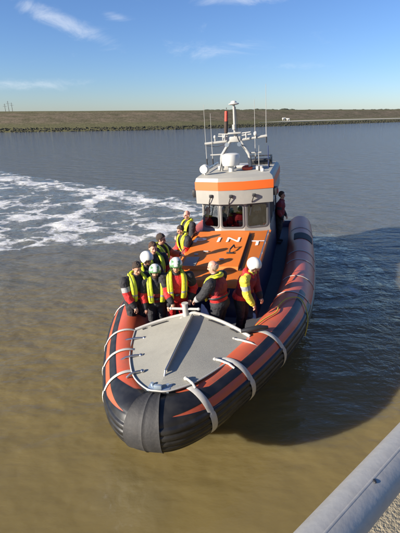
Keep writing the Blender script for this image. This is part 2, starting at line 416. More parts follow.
# handrails
for sg in (-1,1):
    m = MB(); m.sweep([(sg*cw(t)*.985,t,cz(t)+.10) for t in np.linspace(4.5,7.1,12)], .017, n=8)
    for t in np.linspace(4.5,7.1,5): m.cyl((sg*cw(t)*.985,t,cz(t)-.06),(sg*cw(t)*.985,t,cz(t)+.10),.014,n=8)
    m.build('handrail', M['steel'], coach)
# lettering across the roof
fnt = []
def letter(ch, s, t, off, w, h):
    cu = bpy.data.curves.new('letter', 'FONT'); cu.body = ch; cu.align_x = 'CENTER'; cu.align_y = 'CENTER'; cu.size = 1; cu.extrude = .004; cu.offset = .012
    tmp = bpy.data.objects.new('tmp', cu); COL.objects.link(tmp)
    dg = bpy.context.evaluated_depsgraph_get(); me = bpy.data.meshes.new_from_object(tmp.evaluated_get(dg))
    bpy.data.objects.remove(tmp)
    xs = [v.co.x for v in me.vertices]; ys = [v.co.y for v in me.vertices]
    cx, cy = (max(xs)+min(xs))/2, (max(ys)+min(ys))/2
    kx, ky = w/(max(xs)-min(xs)), h/(max(ys)-min(ys))
    p = on_roof(s, t, off)
    for v in me.vertices:
        q = slope @ Vector(((v.co.x-cx)*kx, (v.co.y-cy)*ky, v.co.z)); v.co = p+q
    me.materials.append(M['letter'])
    o = bpy.data.objects.new('letter', me); COL.objects.link(o); o.parent = hatch if off > .05 else coach; return o
for ch, px, w, off in (('P',199,.34,.085),('I',218,.075,.085),('N',232.5,.36,.085),('T',256.5,.36,.012)):
    letter(ch, loc(px, 242.5, 1.90).x, 6.42, off, w, .30)

# ---- wheelhouse
CZ0, CZW0, CZW1, CZV, CZT = DECK, 2.02, 2.68, 2.76, 3.45
def plan(hw, tfm, tfs, tb):
    """front centre half .36; facets; sides"""
    return [(.07-hw,tb),(.07-hw,tfs),(-.33,tfm),(.38,tfm),(hw+.07,tfs),(hw+.07,tb)]
cb = MB()
prof = [(CZ0,1.05,7.30,7.56,10.6),(1.9,1.03,7.30,7.56,10.6),(1.98,1.01,7.33,7.58,10.55),(CZV,1.00,7.40,7.66,10.45)]
vis = [(CZV,1.00,7.40,7.66,10.45),(CZV-.02,1.12,7.22,7.48,10.55),(3.13,1.125,7.24,7.50,10.55)]
band = [(3.13,1.125,7.24,7.50,10.55),(3.135,1.137,7.228,7.488,10.56),(3.365,1.14,7.245,7.505,10.56),(3.37,1.128,7.257,7.517,10.55)]
top = [(3.37,1.128,7.257,7.517,10.55),(3.47,1.10,7.30,7.55,10.5),(3.53,1.02,7.42,7.67,10.42)]
def ringp(z, hw, a, b, c): return [(x, y, z) for x, y in plan(hw, a, b, c)]
# lower walls with window openings: build wall quads by hand per facet
def lerp_edge(p, q, f): return Vector(p).lerp(Vector(q), f)
def wall_facet(A0, B0, A1, B1, wins):
    """bilinear wall A(left) B(right), 0 bottom 1 top, with window openings (u0,u1,v0,v1)"""
    P = lambda u, v: (lerp_edge(A0,B0,u)).lerp(lerp_edge(A1,B1,u), v)
    us = sorted({0,1}|{w[0] for w in wins}|{w[1] for w in wins}); vv = sorted({0,1}|{w[2] for w in wins}|{w[3] for w in wins})
    for i in range(len(us)-1):
        for j in range(len(vv)-1):
            um, vm = (us[i]+us[i+1])/2, (vv[j]+vv[j+1])/2
            if any(w[0] < um < w[1] and w[2] < vm < w[3] for w in wins): continue
            cb.add([P(us[i],vv[j]),P(us[i+1],vv[j]),P(us[i+1],vv[j+1]),P(us[i],vv[j+1])], [(0,1,2,3)], 0)
    return P
cb.loft([ringp(*p) for p in prof[:3]], mifun=lambda j, i: 0 if i in (1,2,3) else 2, caps=False)
L0, L1 = ringp(*prof[2]), ringp(*prof[3])
winlist = []
facets = [(1,2,[(.10,.90,.06,.90)]),(2,3,[(.05,.95,.06,.90)]),(3,4,[(.10,.90,.06,.90)]),(4,5,[(.06,.26,.1,.9),(.32,.56,.1,.9),(.62,.9,.1,.9)]),(0,1,[(.1,.38,.1,.9),(.44,.68,.1,.9),(.74,.94,.1,.9)]),(5,0,[(.3,.7,.1,.9)])]
for a, b, ws in facets:
    P = wall_facet(L0[a], L0[b], L1[a], L1[b], ws); winlist += [(P, w) for w in ws]
cb.loft([ringp(*p) for p in vis], mi=0, caps=False)
cb.loft([ringp(*p) for p in band], mi=1, caps=False)
cb.loft([ringp(*p) for p in top], mi=0, caps=False)
rt = ringp(*top[-1]); cb.add(rt, [tuple(range(6))], 3)
cb.add([(x,y,CZV+.02) for x,y,_ in ringp(*prof[3])], [tuple(range(6))], 4)          # cabin ceiling
cb.add([(x*.99,y,DECK+.12) for x,y,_ in ringp(*prof[0])], [tuple(range(6))], 4)
cabin = cb.build('wheelhouse', [M['cabin'], M['band_orange'], M['navy'], M['roofgrey'], M['dark']], boat, angle=18)
def window(P, w):
    u0,u1,v0,v1 = w
    A = P(u0,v0); B = P(u1,v0); Cc = P(u1,v1); D_ = P(u0,v1)
    ux = (B-A).normalized(); uy = (D_-A).normalized(); nn = ux.cross(uy).normalized()
    W, Hh = (B-A).length, (D_-A).length; rad = .09; c = (A+B+Cc+D_)/4
    if nn.dot(c - Vector((0,9,c.z))) < 0: nn = -nn
    def rr(grow, off):
        pts = []
        for cx, cy, a0 in ((W/2-rad,Hh/2-rad,0),(-W/2+rad,Hh/2-rad,90),(-W/2+rad,-Hh/2+rad,180),(W/2-rad,-Hh/2+rad,270)):
            for k in range(7):
                a = R(a0+15*k); pts.append(c + ux*(cx+(rad+grow)*math.cos(a)) + uy*(cy+(rad+grow)*math.sin(a)) + nn*off)
        return pts
    m = MB()
    # corner fillers behind the frame
    sq = [c+ux*x+uy*y+nn*.003 for x,y in ((W/2,Hh/2),(-W/2,Hh/2),(-W/2,-Hh/2),(W/2,-Hh/2))]
    inner = rr(0,.003)
    for q in range(4):
        seg = inner[q*7:q*7+7]
        for k in range(6): m.add([sq[q], seg[k], seg[k+1]], [(0,1,2)], 2)
    m.loft([rr(.03,.0),rr(.03,.016),rr(-.018,.016),rr(-.018,-.02)], mi=0, caps=False)
    m.add(rr(-.012,-.005), [tuple(range(28))], 1)
    m.build('window', [M['frame'], M['glass'], M['cabin']], cabin, angle=30)
for P, w in winlist: window(P, w)
# wipers
for s, dx in ((-.62,.16),(-.02,.14),(.62,.12)):
    tm = 7.40 if abs(s) < .37 else 7.50
    m = MB(); m.box((s+.06,tm-.22,2.98),(.10,.06,.08),bev=.01)
    m.sweep([(s+.06,tm-.26,2.97),(s,tm-.22,2.80),(s-.05,tm-.06,2.6)], .014, n=6); m.sweep([(s-.03,tm-.07,2.66),(s-.09,tm-.07,2.36)], .016, n=6)
    m.build('wiper', M['dark'], cabin)
# navigation lights at the visor corners
for sg, c_ in ((-1,'dark'),(1,'red')):
    m = MB(); m.box((sg*1.18+.07,7.65,3.02),(.12,.24,.22),0,bev=.02); m.box((sg*1.245+.07,7.63,3.02),(.03,.14,.13),1,bev=.01)
    m.build('navigation_light', [M['dark'], M[c_]], cabin)
# searchlight, rail, vents on the roof
sl = MB(); sl.cyl((-.80,7.75,3.5),(-.80,7.75,3.62),.03); sl.ell((-.80,7.78,3.70),(.13,.12,.13)); sl.cyl((-.81,7.67,3.70),(-.815,7.64,3.70),.12,n=24)
sl.build('searchlight', M['white'], cabin)
m = MB()
for s, t in ((.55,9.9),(.98,9.9),(.98,8.9)): m.cyl((s,t,3.5),(s,t,3.82),.016)
m.sweep([(.3,9.95,3.80),(.98,9.9,3.80),(.99,8.5,3.80)], .02); m.box((.60,9.85,3.62),(.8,.25,.18),bev=.04)
m.build('life_raft_rack', M['dark'], cabin)
m = MB(); m.ell((.86,8.0,3.56),(.06,.06,.06)); m.cyl((.86,8.0,3.5),(.86,8.0,3.56),.05); m.build('roof_vent', M['white'], cabin)
# long grab rail round the roof
m = MB(); m.sweep([(-.92,10.3,3.62),(-.92,8.0,3.62)], .015); [m.cyl((-.92,t,3.5),(-.92,t,3.62),.012) for t in (8.0,8.8,9.6,10.3)]
m.build('roof_rail', M['steel'], cabin)
# seats inside
for s in (-.55,.5):
    m = MB(); m.box((s,9.0,1.5),(.5,.5,.14),bev=.04); m.box((s,9.24,1.95),(.48,.12,.8),bev=.04); m.box((s,9.0,1.15),(.2,.2,.6),bev=.02); m.build('helm_seat', M['seat'], cabin)
m = MB(); m.box((.03,7.75,1.78),(1.7,.4,.3),bev=.06); m.box((.28,7.72,2.02),(.4,.06,.26),bev=.02); m.build('console', M['dark'], cabin)

# ---- mast
mast = MB()
for sg in (-1,1):
    mast.sweep([(sg*.44,8.5,3.5),(sg*.43,8.5,3.92),(sg*.41,8.5,4.0),(sg*.17,8.58,4.36),(sg*.10,8.6,4.42)], .048, n=10)
    mast.sweep([(sg*.12,8.6,4.40),(sg*.95,8.6,4.36+(.12 if sg > 0 else 0))], .03, n=8, up=(0,0,1), r2=.038)
    mast.sweep([(sg*.40,8.55,4.02),(sg*.78,8.55,4.02)], .022, n=8)
mast.box((0,8.6,4.44),(.34,.14,.16),bev=.02)
mast.sweep([(0,8.6,4.4),(0,8.6,5.40)], [.045,.035], n=12)
mast.box((0,8.5,4.62),(.4,.08,.05),bev=.01); mast.cyl((0,8.52,4.72),(0,8.52,4.86),.06)
mast = mast.build('mast', M['mastgrey'], boat)
m = MB(); m.ell((0,8.6,5.43),(.16,.16,.035)); m.ell((0,8.6,5.47),(.09,.09,.05)); m.build('satellite_dome', M['white'], mast)
m = MB(); rs = []
for z, r in ((3.70,.16),(3.72,.25),(3.80,.275),(3.98,.27),(4.03,.25),(4.06,.18),(4.07,.02)): rs.append([(-.10+r*math.cos(2*math.pi*k/28),8.25+r*math.sin(2*math.pi*k/28),z) for k in range(28)])
m.loft(rs); m.cyl((-.10,8.25,3.5),(-.10,8.25,3.72),.08); m.build('radar_dome', M['white'], mast)
for s, t, z0, z1 in ((-.92,8.6,3.75,5.48),(-.72,8.55,3.75,5.22),(.60,8.55,3.75,5.50),(.93,8.6,4.3,5.88),(.74,8.2,3.5,4.25)):
    m = MB(); m.sweep([(s,t,z0),(s,t,z0+.5)], .011, n=8); m.sweep([(s,t,z0+.5),(s+.01,t,z1)], [.009,.005], n=6)
    m.cyl((s,t,z0-.02),(s,t,z0+.16),.022,1); m.build('antenna', [M['mastgrey'], M['dark']], mast)
for sg in (-1,1):
    m = MB(); m.sweep([(sg*.2,8.5,4.60),(sg*.48,8.5,4.62),(sg*.5,8.5,4.56),(sg*.22,8.5,4.54)], .018); m.cyl((sg*.35,8.48,4.44),(sg*.35,8.48,4.6),.02); m.build('floodlight', M['pipe'], mast)
for s_, t_, z_, r_ in ((-.30,8.5,4.50,.05),(.62,8.55,4.52,.06),(-.62,8.6,4.50,.045)):
    m = MB(); m.cyl((s_,t_,z_-.09),(s_,t_,z_),.02,n=8); m.ell((s_,t_,z_+.04),(r_,r_,r_*1.2)); m.build('signal_lamp', M['pipe'], mast)
for sg in (-1,1):
    m = MB(); m.sweep([(sg*.16,8.45,4.30),(sg*.18,8.28,4.31),(sg*.185,8.16,4.315)], [.02,.03,.065], n=12); m.build('horn', M['steel'], mast)
m = MB(); m.sweep(smooth_path([(.05,8.56,5.35),(.09,8.55,4.9),(.08,8.52,4.5),(.25,8.5,4.2),(.47,8.46,3.9),(.50,8.45,3.5)],6), .010, n=6); m.sweep(smooth_path([(-.9,8.6,4.3),(-.55,8.58,4.26),(-.2,8.56,4.33),(-.36,8.46,4.0),(-.50,8.45,3.5)],6), .010, n=6); m.build('cable', M['dark'], mast)
for c_, z_ in (((-.45,8.9,3.58),(.34,.26,.14)),((.12,9.3,3.57),(.5,.5,.08)),((.72,8.55,3.57),(.2,.3,.12))): MB().box(c_, z_, bev=.02).build('roof_box', M['pipe'], cabin)
# small flag on a staff
m = MB(); m.cyl((.98,8.6,3.5),(.98,8.6,4.2),.012)
rs = [[(.98+.03*math.sin(z*9)*f, 8.6+.14*f, z-.12*f) for f in (0,.3,.6,1)] for z in np.linspace(4.18,3.80,10)]
m.loft(rs, closed=False); o = m.build('flag', M['flag'], boat)

# loose things on the boat
def boat_thing(o, label, cat, group=None):
    o.matrix_world = BOATM.copy(); return tag(o, label, cat, group)
m = MB(); rs = []
for k in range(24):
    a = 2*math.pi*k/24; rs.append([(.35+(.12+.05*math.cos(b))*math.cos(a), 8.5+(.12+.05*math.cos(b))*math.sin(a)*.9, 3.59+.05*math.sin(b)+.02*math.sin(a)) for b in [2*math.pi*i/10 for i in range(10)]])
m.loft(rs+[rs[0]], caps=False); m.box((.35,8.5,3.57),(.16,.16,.08),bev=.03)
boat_thing(m.build('lifebuoy', M['buoy_orange']), 'orange lifebuoy lying on the wheelhouse roof beside the radar dome', 'lifebuoy')
rp = [(2.35,45,.03),(2.6,62,.03),(3.0,74,.04),(3.4,88,.03),(3.75,82,.04),(4.15,92,.03),(4.35,118,.03),(4.2,145,.03),(3.95,170,.05),(3.75,200,.06)]
pts = smooth_path([tube_pt(a, ph, of) for a, ph, of in rp], 8)
boat_thing(MB().sweep(pts, .012, n=8).build('mooring_rope', M['rope']), 'yellow rope hanging in a loop over the orange collar beside the kneeling crew member', 'rope')

# ================================================================== PEOPLE
def person(u, v, zh, yaw, label, lean=8, twist=0, hr=(.27,.22,.92), hl=(-.27,.22,.92), head=(0,0), hair='hair_dark', helmet=None,
           jacket='lime', beard=False, feet=None, suit=None, group='crew aboard the lifeboat', pos=None, build=1.22, sit=0.0, hood=None):
    feet = DECK+.003 if feet is None else feet
    S = dict(torso='suit_red', chest='suit_black', shoulder='suit_black', elbow='suit_red', fore='suit_black', cuff='suit_black', hip='suit_black', leg='suit_black', back='suit_red', skin='skin')
    if suit: S.update(suit)
    lp = loc(u, v, zh) if pos is None else Vector((*pos, zh))
    k = (zh-feet)/(1.655-.03*math.sin(R(abs(lean)))*3)
    prims = []                                     # (type, data..., material)
    U = Matrix.Translation((0,0,.95)) @ Matrix.Rotation(R(twist),4,'Z') @ Matrix.Rotation(-R(lean),4,'X') @ Matrix.Translation((0,0,-.95))
    def cap(p, q, r0, r1, m_, T=None, bias=0):
        p, q = Vector(p), Vector(q)
        if T is not None: p, q = T @ p, T @ q
        prims.append(('c', p, q, r0, r1, m_, bias))
    def el(c, r, m_, T=None, bias=0):
        c = Vector(c); rot = Matrix.Identity(3)
        if T is not None: rot = T.to_3x3(); c = T @ c
        prims.append(('e', c, Vector(r), rot, 0, m_, bias))
    B = build
    # trunk
    el((0,.0,1.28),(.20*B,.135*B,.205), S['chest'], U); el((0,-.035,1.26),(.185*B,.115*B,.21), S['back'], U, -.004)
    el((0,.012,1.08),(.178*B,.135*B,.20), S['torso'], U); el((0,0,.93),(.188*B,.145*B,.14), S['hip'])
    for sx in (-1,1):
        cap((sx*.05,-.01,1.45),(sx*.195*B,-.005,1.405),.06,.085,S['shoulder'],U)
    # collar, neck
    cap((0,-.012,1.43),(0,.0,1.475),.085,.075,S['shoulder'],U); cap((0,-.005,1.44),(0,.008,1.57),.056,.052,S['skin'],U)
    if hood: el((0,-.095,1.455),(.125,.075,.075), hood, U); cap((-.10,-.02,1.47),(-.05,.07,1.44),.05,.04,hood,U); cap((.10,-.02,1.47),(.05,.07,1.44),.05,.04,hood,U)
    # head
    Hm = U @ Matrix.Translation((0,0,1.52)) @ Matrix.Rotation(R(lean*.8),4,'X') @ Matrix.Rotation(R(head[0]),4,'Z') @ Matrix.Rotation(-R(head[1]),4,'X')
    sk = S['skin']
    el((0,-.008,.155),(.076,.094,.095), sk, Hm); el((0,.022,.085),(.062,.072,.078), sk, Hm); el((0,.045,.035),(.04,.042,.032), sk, Hm)
    cap((0,.092,.14),(0,.108,.098),.011,.016,sk,Hm); cap((-.035,.078,.155),(.035,.078,.155),.014,.014,sk,Hm)
    for sx in (-1,1):
        el((sx*.078,-.008,.115),(.012,.022,.032), sk, Hm); el((sx*.031,.083,.132),(.013,.010,.007),'eye',Hm,-.003)
        el((sx*.042,.06,.095),(.022,.022,.022), sk, Hm)
        cap((sx*.018,.090,.155),(sx*.045,.080,.155),.006,.006,'hair_brown',Hm,-.002)
    cap((-.02,.083,.062),(.02,.083,.062),.008,.008,'lips',Hm,-.003)
    if beard:
        el((0,.035,.045),(.064,.066,.05),'hair_brown',Hm,-.006); cap((-.025,.09,.075),(.025,.09,.075),.008,.008,'hair_brown',Hm,-.003)
    # arms with two-bone reach
    S0 = S
    for sx, tgt in ((1,hr),(-1,hl)):
        S = dict(S0, **{q[:-2]: w_ for q, w_ in S0.items() if q.endswith('_l')}) if sx < 0 else S0
        sh = U @ Vector((sx*.205*B,-.005,1.395)); tg = Vector(tgt)
        l1, l2 = .30, .27; d = tg-sh
        if d.length > (l1+l2)*.985: tg = sh + d.normalized()*(l1+l2)*.985; d = tg-sh
        D_ = d.length; a = (l1*l1-l2*l2+D_*D_)/(2*D_); hh = math.sqrt(max(1e-6, l1*l1-a*a))
        pole = Vector((sx*.6,-.55,-.55)); dn = d.normalized(); pole = (pole-dn*pole.dot(dn)).normalized()
        e = sh + dn*a + pole*hh
        mid = sh.lerp(e,.42); mid2 = sh.lerp(e,.54)
        cap(sh, mid, .082*B, .074*B, S['shoulder']); cap(mid, mid2, .076*B,.074*B, S.get('band','suit_black'), None, -.003); cap(mid2, e, .072*B,.066*B, S['elbow'])
        fdv = (tg-e).normalized()
        w = e+fdv*l2*.92; fm = e.lerp(w,.45)
        cap(e, fm, .066*B,.060*B, S.get('fore0', S['elbow'])); cap(fm, e.lerp(w,.86), .060*B,.050*B, S['fore']); cap(e.lerp(w,.84), w, .048,.042, S['cuff'], None, -.003)
        # hand: palm, four fingers, thumb
        side = fdv.cross(Vector((0,0,1)))
        side = side.normalized() if side.length > .1 else Vector((1,0,0))
        curl = side.cross(fdv); curl = -curl if curl.z > 0 else curl
        hm = S.get('glove', S['skin'])
        palm = w + fdv*.045
        cap(w, palm+fdv*.012, .028, .034, hm)
        cap(palm-side*.02, palm+side*.02, .026,.026, hm)
        for fi, ln in ((-1.5,.060),(-.5,.072),(.5,.068),(1.5,.054)):
            b0 = palm+fdv*.035+side*(.0165*fi); b1 = b0+(fdv*.8+curl*.5).normalized()*ln*.55; b2 = b1+(fdv*.25+curl).normalized()*ln*.5
            cap(b0,b1,.0095,.0085,hm); cap(b1,b2,.0085,.0075,hm)
        tb0 = palm - side*(sx*-.026) - fdv*.01; tb1 = tb0 + (fdv*.6+side*sx*.6+curl*.4).normalized()*.04; tb2 = tb1+(fdv*.8+curl*.4).normalized()*.03
        cap(tb0,tb1,.012,.0105,hm); cap(tb1,tb2,.0105,.0085,hm)
    S = S0
    # legs
    for sx in (-1,1):
        hip = Vector((sx*.095,0,.90)); kn = Vector((sx*.12,.04+sit*.36,.50+sit*.30)); an = Vector((sx*.13,-.02+sit*.25,.10))
        cap(hip, kn, .108*B, .078, S['leg']); cap(kn, an, .076, .058, S['leg'])
        cap(an, an+Vector((0,-.01,-.03)), .062,.062,'suit_black'); cap(an+Vector((0,-.02,-.05)), an+Vector((sx*.02,.15,-.062)), .048,.038,'suit_black')
    # ---- one continuous surface
    g = MB()
    for p in prims:
        if p[0] == 'c':
            _, a, b, r0, r1, _, _ = p
            ax = (b-a); L = ax.length
            if L < 1e-5: continue
            ax /= L; q = ax.orthogonal().normalized(); q2 = ax.cross(q); rs = []
            n = 14 if max(r0, r1) > .02 else 8
            for th in (-88,-60,-30,0): rs.append((a+ax*(r0*math.sin(R(th))), r0*math.cos(R(th))))
            for th in (0,30,60,88): rs.append((b+ax*(r1*math.sin(R(th))), r1*math.cos(R(th))))
            g.loft([[c+(q*math.cos(2*math.pi*i/n)+q2*math.sin(2*math.pi*i/n))*r for i in range(n)] for c, r in rs])
        else: g.ell(p[1], p[2], 0, p[3], 18, 12)
    me = bpy.data.meshes.new('tmp'); me.from_pydata(g.v, [], g.f)
    bm = bmesh.new(); bm.from_mesh(me); bmesh.ops.recalc_face_normals(bm, faces=bm.faces); bm.to_mesh(me); bm.free()
    tmp = bpy.data.objects.new('tmp', me); COL.objects.link(tmp)
    md = tmp.modifiers.new('r','REMESH'); md.mode = 'VOXEL'; md.voxel_size = .0095; md.use_smooth_shade = True
    sm = tmp.modifiers.new('s','SMOOTH'); sm.iterations = 3; sm.factor = .5
    dg = bpy.context.evaluated_depsgraph_get(); dg.update()
    bme = bpy.data.meshes.new_from_object(tmp.evaluated_get(dg)); bpy.data.objects.remove(tmp)
    nv = len(bme.vertices); co = np.empty(nv*3); bme.vertices.foreach_get('co', co); co = co.reshape(-1,3)
    npoly = len(bme.polygons); pc = np.empty(npoly*3); bme.polygons.foreach_get('center', pc); pc = pc.reshape(-1,3)
    best = np.full(npoly, 1e9); idx = np.zeros(npoly, int); names = []
    for p in prims:
        nm = p[5]
        if nm not in names: names.append(nm)
        if p[0] == 'c':
            a = np.array(p[1]); b = np.array(p[2]); ab = b-a; t = np.clip(((pc-a)@ab)/max(ab@ab,1e-9),0,1)
            d = np.linalg.norm(pc-(a+t[:,None]*ab),axis=1)-(p[3]+(p[4]-p[3])*t)
        else:
            q = (pc-np.array(p[1])) @ np.array(p[3])
            r = np.array(p[2]); kx = np.linalg.norm(q/r,axis=1); g2 = np.linalg.norm(q/(r*r),axis=1); d = kx*(kx-1)/np.maximum(g2,1e-6)
        d = d+p[6]; mk = d < best; best[mk] = d[mk]; idx[mk] = names.index(nm)
    # cloth folds: gentle wrinkles off the skin
    nrm = np.empty(nv*3); bme.vertices.foreach_get('normal', nrm); nrm = nrm.reshape(-1,3)
    seed = u*.37
    wr = np.array([noise.noise(Vector((c[0]*11+seed, c[1]*11, c[2]*17))) + .6*noise.noise(Vector((c[0]*25, c[1]*25+seed, c[2]*30))) for c in co])
    headz = (Hm @ Vector((0,0,0))).z
    amt = np.where(co[:,2] < headz-.06, .008, 0.0); handmask = np.ones(nv)
    for tg in (hr, hl): handmask[np.linalg.norm(co-np.array(tg),axis=1) < .2] = 0
    co = co + nrm*(wr*amt*handmask)[:,None]
    bme.vertices.foreach_set('co', (co*k).ravel())
    bme.materials.clear()
    for nm in names: bme.materials.append(M[nm])
    bme.polygons.foreach_set('material_index', idx.astype(np.int32)); bme.shade_smooth(); bme.update()
    o = bpy.data.objects.new('person', bme); COL.objects.link(o)
    # heads sit over the position looked up: shift feet by the lean offset
    rz = R(180+yaw)
    hc = Matrix.Rotation(rz,3,'Z') @ (k*(Hm @ Vector((0,0,.12))))
    base = BOATM @ Vector((lp.x, lp.y, zh))
    o.location = (base.x-hc.x, base.y-hc.y, (BOATM @ Vector((lp.x, lp.y, feet))).z); o.rotation_euler = (0,0,rz)
    tag(o, label, 'person', group)
    K = Matrix.Scale(k,4)
    def child(mb, name, mats, T, ang=40):
        mb.v = [tuple(K @ (T @ Vector(p))) for p in mb.v]; return mb.build(name, mats, o, angle=ang)
    # ---- hair
    if hair and not helmet:
        h = MB(); h.ell((0,-.014,.158),(.0835,.101,.099),nu=40,nv=28)
        keep = []
        for fi, f in enumerate(h.f):
            c = sum((Vector(h.v[i]) for i in f), Vector())/len(f)
            lim = .205 if c.y > .05 else (.20-(.05-c.y)*1.1 if c.y > .0 else (.13 if c.y > -.03 else .06))
            if c.z > lim + .012*noise.noise(c*60): keep.append(fi)
        h.f = [h.f[i] for i in keep]; h.mi = [0]*len(h.f)
        h.v = [tuple(Vector(p)*(1+.055*noise.noise(Vector(p)*45)) if True else p) for p in h.v]
        ob = child(h, 'hair', M[hair], Hm); s_ = ob.modifiers.new('s','SOLIDIFY'); s_.thickness = -.008
    if hair is None and not helmet and v > 250:
        h = MB(); h.ell((0,-.014,.150),(.0815,.099,.097),nu=40,nv=28); keep = []
        for fi, f in enumerate(h.f):
            c = sum((Vector(h.v[i]) for i in f), Vector())/len(f)
            if c.y < .02 and .075 < c.z < .175+.02*noise.noise(c*50): keep.append(fi)
        h.f = [h.f[i] for i in keep]; h.mi = [0]*len(h.f)
        ob = child(h, 'hair', M['hair_grey'], Hm); s_ = ob.modifiers.new('s','SOLIDIFY'); s_.thickness = -.006
    # ---- helmet
    if helmet:
        h = MB(); h.ell((0,-.012,.160),(.112,.132,.122),nu=40,nv=26); keep = []; mi = []
        for fi, f in enumerate(h.f):
            c = sum((Vector(h.v[i]) for i in f), Vector())/len(f)
            lim = .165 if c.y > .075 else (.165-(.075-c.y)*1.5 if c.y > .02 else (.06 if c.y > -.06 else .085))
            if c.z > max(lim,.055):
                keep.append(fi)
                mi.append(1 if helmet == 'green' and (abs(c.x) > .035 and abs(c.x) < .075 and c.z < .262 or c.z < .185) else 0)
        h.f = [h.f[i] for i in keep]; h.mi = mi
        hob = child(h, 'helmet', [M['helmet'], M['helmet_green']], Hm); s_ = hob.modifiers.new('s','SOLIDIFY'); s_.thickness = -.018
        # brim and chin strap
        m = MB(); m.sweep([(.118*math.sin(R(a)),-.012+.138*math.cos(R(a)),.168-.006*abs(a)/40) for a in range(-60,61,12)], .012, n=8, up=(0,0,1), r2=.008)
        c1 = child(m, 'brim', M['dark'] if helmet == 'green' else M['helmet'], Hm); c1.parent = hob
        m = MB(); m.sweep([(-.088,.0,.10),(-.075,.03,.04),(-.03,.062,.004),(.03,.062,.004),(.075,.03,.04),(.088,.0,.10)], .008, n=6)
        c2 = child(m, 'chin_strap', M['dark'], Hm); c2.parent = hob
    # ---- life jacket: horseshoe over the shoulders with a waist belt
    if jacket:
        f = []; up = []
        ctr = [(-.095,.165,1.02),(-.105,.17,1.14),(-.112,.155,1.28),(-.115,.105,1.41),(-.108,.03,1.475),(-.085,-.06,1.495),(0,-.10,1.49)]
        ctr = ctr + [(-x,y,z) for x,y,z in ctr[-2::-1]]
        pts = smooth_path(ctr, 7)
        nm = []
        for p in pts:
            c = Vector((0,.0,min(p.z,1.40))); q = (p-c); q.x *= .35; 
            if p.y < -.02: q = Vector((p.x*.4,p.y,.10))
            nm.append(q.normalized())
        n = len(pts)
        wd = [.060 if 3 < i < n-4 else (.045 if i in (0,n-1) else .057) for i in range(n)]
        wd = [w_*(.78 if pts[i].y < 0 else 1) for i, w_ in enumerate(wd)]
        j = MB(); base_n = len(j.f); j.sweep([(p.x*B,p.y*B,p.z) for p in pts], wd, n=14, up=nm, r2=[.027 if 0 < i < n-1 else .012 for i in range(n)])
        for fi, fc in enumerate(j.f):
            c = sum((Vector(j.v[i]) for i in fc), Vector())/len(fc)
            if 1.17 < c.z < 1.20 and c.y > .05: j.mi[fi] = 1
        jo = child(j, 'life_jacket', [M[jacket], M['reflect']], U, 60)
        ed = MB(); ed.sweep([Vector((p.x*B,p.y*B,p.z))+nm[i]*.026+Vector((.012 if p.x > 0 else -.012,0,0)) for i, p in enumerate(pts) if 3 <= i <= n-4], .005, n=5)
        e_ = child(ed, 'piping', M['dark'], U); e_.parent = jo
        bl = MB(); bl.sweep([(.200*B*math.sin(2*math.pi*i/28), .005+.158*B*math.cos(2*math.pi*i/28), 1.10) for i in range(29)], .020, n=8, up=[Vector((math.sin(2*math.pi*i/28),math.cos(2*math.pi*i/28),0)) for i in range(29)], r2=.008, caps=False)
        bl.box((0,.168*B,1.10),(.07,.03,.05),bev=.008)
        b_ = child(bl, 'belt', M['dark'], U); b_.parent = jo
    return o

# crowd on the foredeck well
person(137,268,2.42, 38, 'bareheaded dark haired person in black and red suit, leftmost aboard, hands lowered', lean=14, hr=(.16,.36,.80), hl=(-.20,.36,.84), head=(-5,16), hair='hair_dark', build=1.26,
       suit=dict(cuff='reflect', band='reflect', torso='suit_red', back='suit_red', chest='suit_black', shoulder='suit_black', leg='suit_black'))
person(155,272,2.30, 12, 'bearded person in green and white helmet and lime life jacket, left of the towing bitt', lean=4, helmet='green', beard=True, hr=(.24,.2,.86), hl=(-.25,.18,.86), head=(-4,4), suit=dict(torso='suit_darkred'))
person(147,259,2.40, 25, 'person in plain white helmet half hidden behind the leftmost bareheaded person', lean=4, helmet='white', hair=None, head=(30,10))
person(153,248,2.48, 35, 'brown haired bareheaded person with lime jacket standing behind the plain white helmet', lean=4, hair='hair_brown', head=(-10,6), suit=dict(skin='skin_pink'))
person(161,239,2.46, 75, 'dark haired person with orange sleeves reaching forward beside the coachroof', lean=10, hair='hair_dark', hr=(.16,.52,1.16), hl=(-.16,.54,1.24), head=(5,8),
       suit=dict(shoulder='suit_black', elbow='suit_orange', fore0='suit_orange', fore='suit_orange'))
person(176,266,2.40, 8, 'person in green and white helmet and yellow jacket at the towing bitt, in red trousers', lean=10, helmet='green', jacket='yellow', hr=(.10,.34,.88), hl=(-.26,.16,.90), head=(-6,10), build=1.28,
       suit=dict(torso='suit_red', chest='suit_red', leg='suit_red', hip='suit_red', elbow='suit_red'))
person(213,267,2.42, -118, 'bald person in yellow jacket seen from behind, turned towards the towing bitt', lean=12, hair=None, jacket='yellow', hr=(.24,.36,.92), hl=(-.18,.44,.94), head=(8,12), suit=dict(skin='skin_pink', chest='suit_black', fore='reflect', back='suit_darkred', elbow='suit_black'), build=1.28)
person(254,265,2.36, 62, 'person in white helmet with yellow sleeve leaning over the collar at right', lean=20, helmet='white', jacket=None, hr=(.16,.36,.74), hl=(-.10,.42,.76), head=(-6,18), build=1.25, hood='suit_red',
       suit=dict(chest='suit_darkred', torso='suit_darkred', back='suit_red', shoulder='suit_yellow', elbow='suit_yellow', fore0='suit_yellow', fore='suit_yellow', cuff='suit_yellow', band='reflect', shoulder_l='suit_darkred', elbow_l='suit_darkred', fore0_l='suit_darkred', fore_l='suit_black', cuff_l='suit_black', band_l='suit_darkred', hip='suit_red', leg='suit_black'))
person(180.5,229,2.34, -60, 'dark haired person in yellow jacket bending beside the coachroof rail', lean=26, hair='hair_dark', jacket='yellow', hr=(.14,.42,.72), hl=(-.14,.42,.74), head=(0,14), suit=dict(back='suit_black', torso='suit_black'))
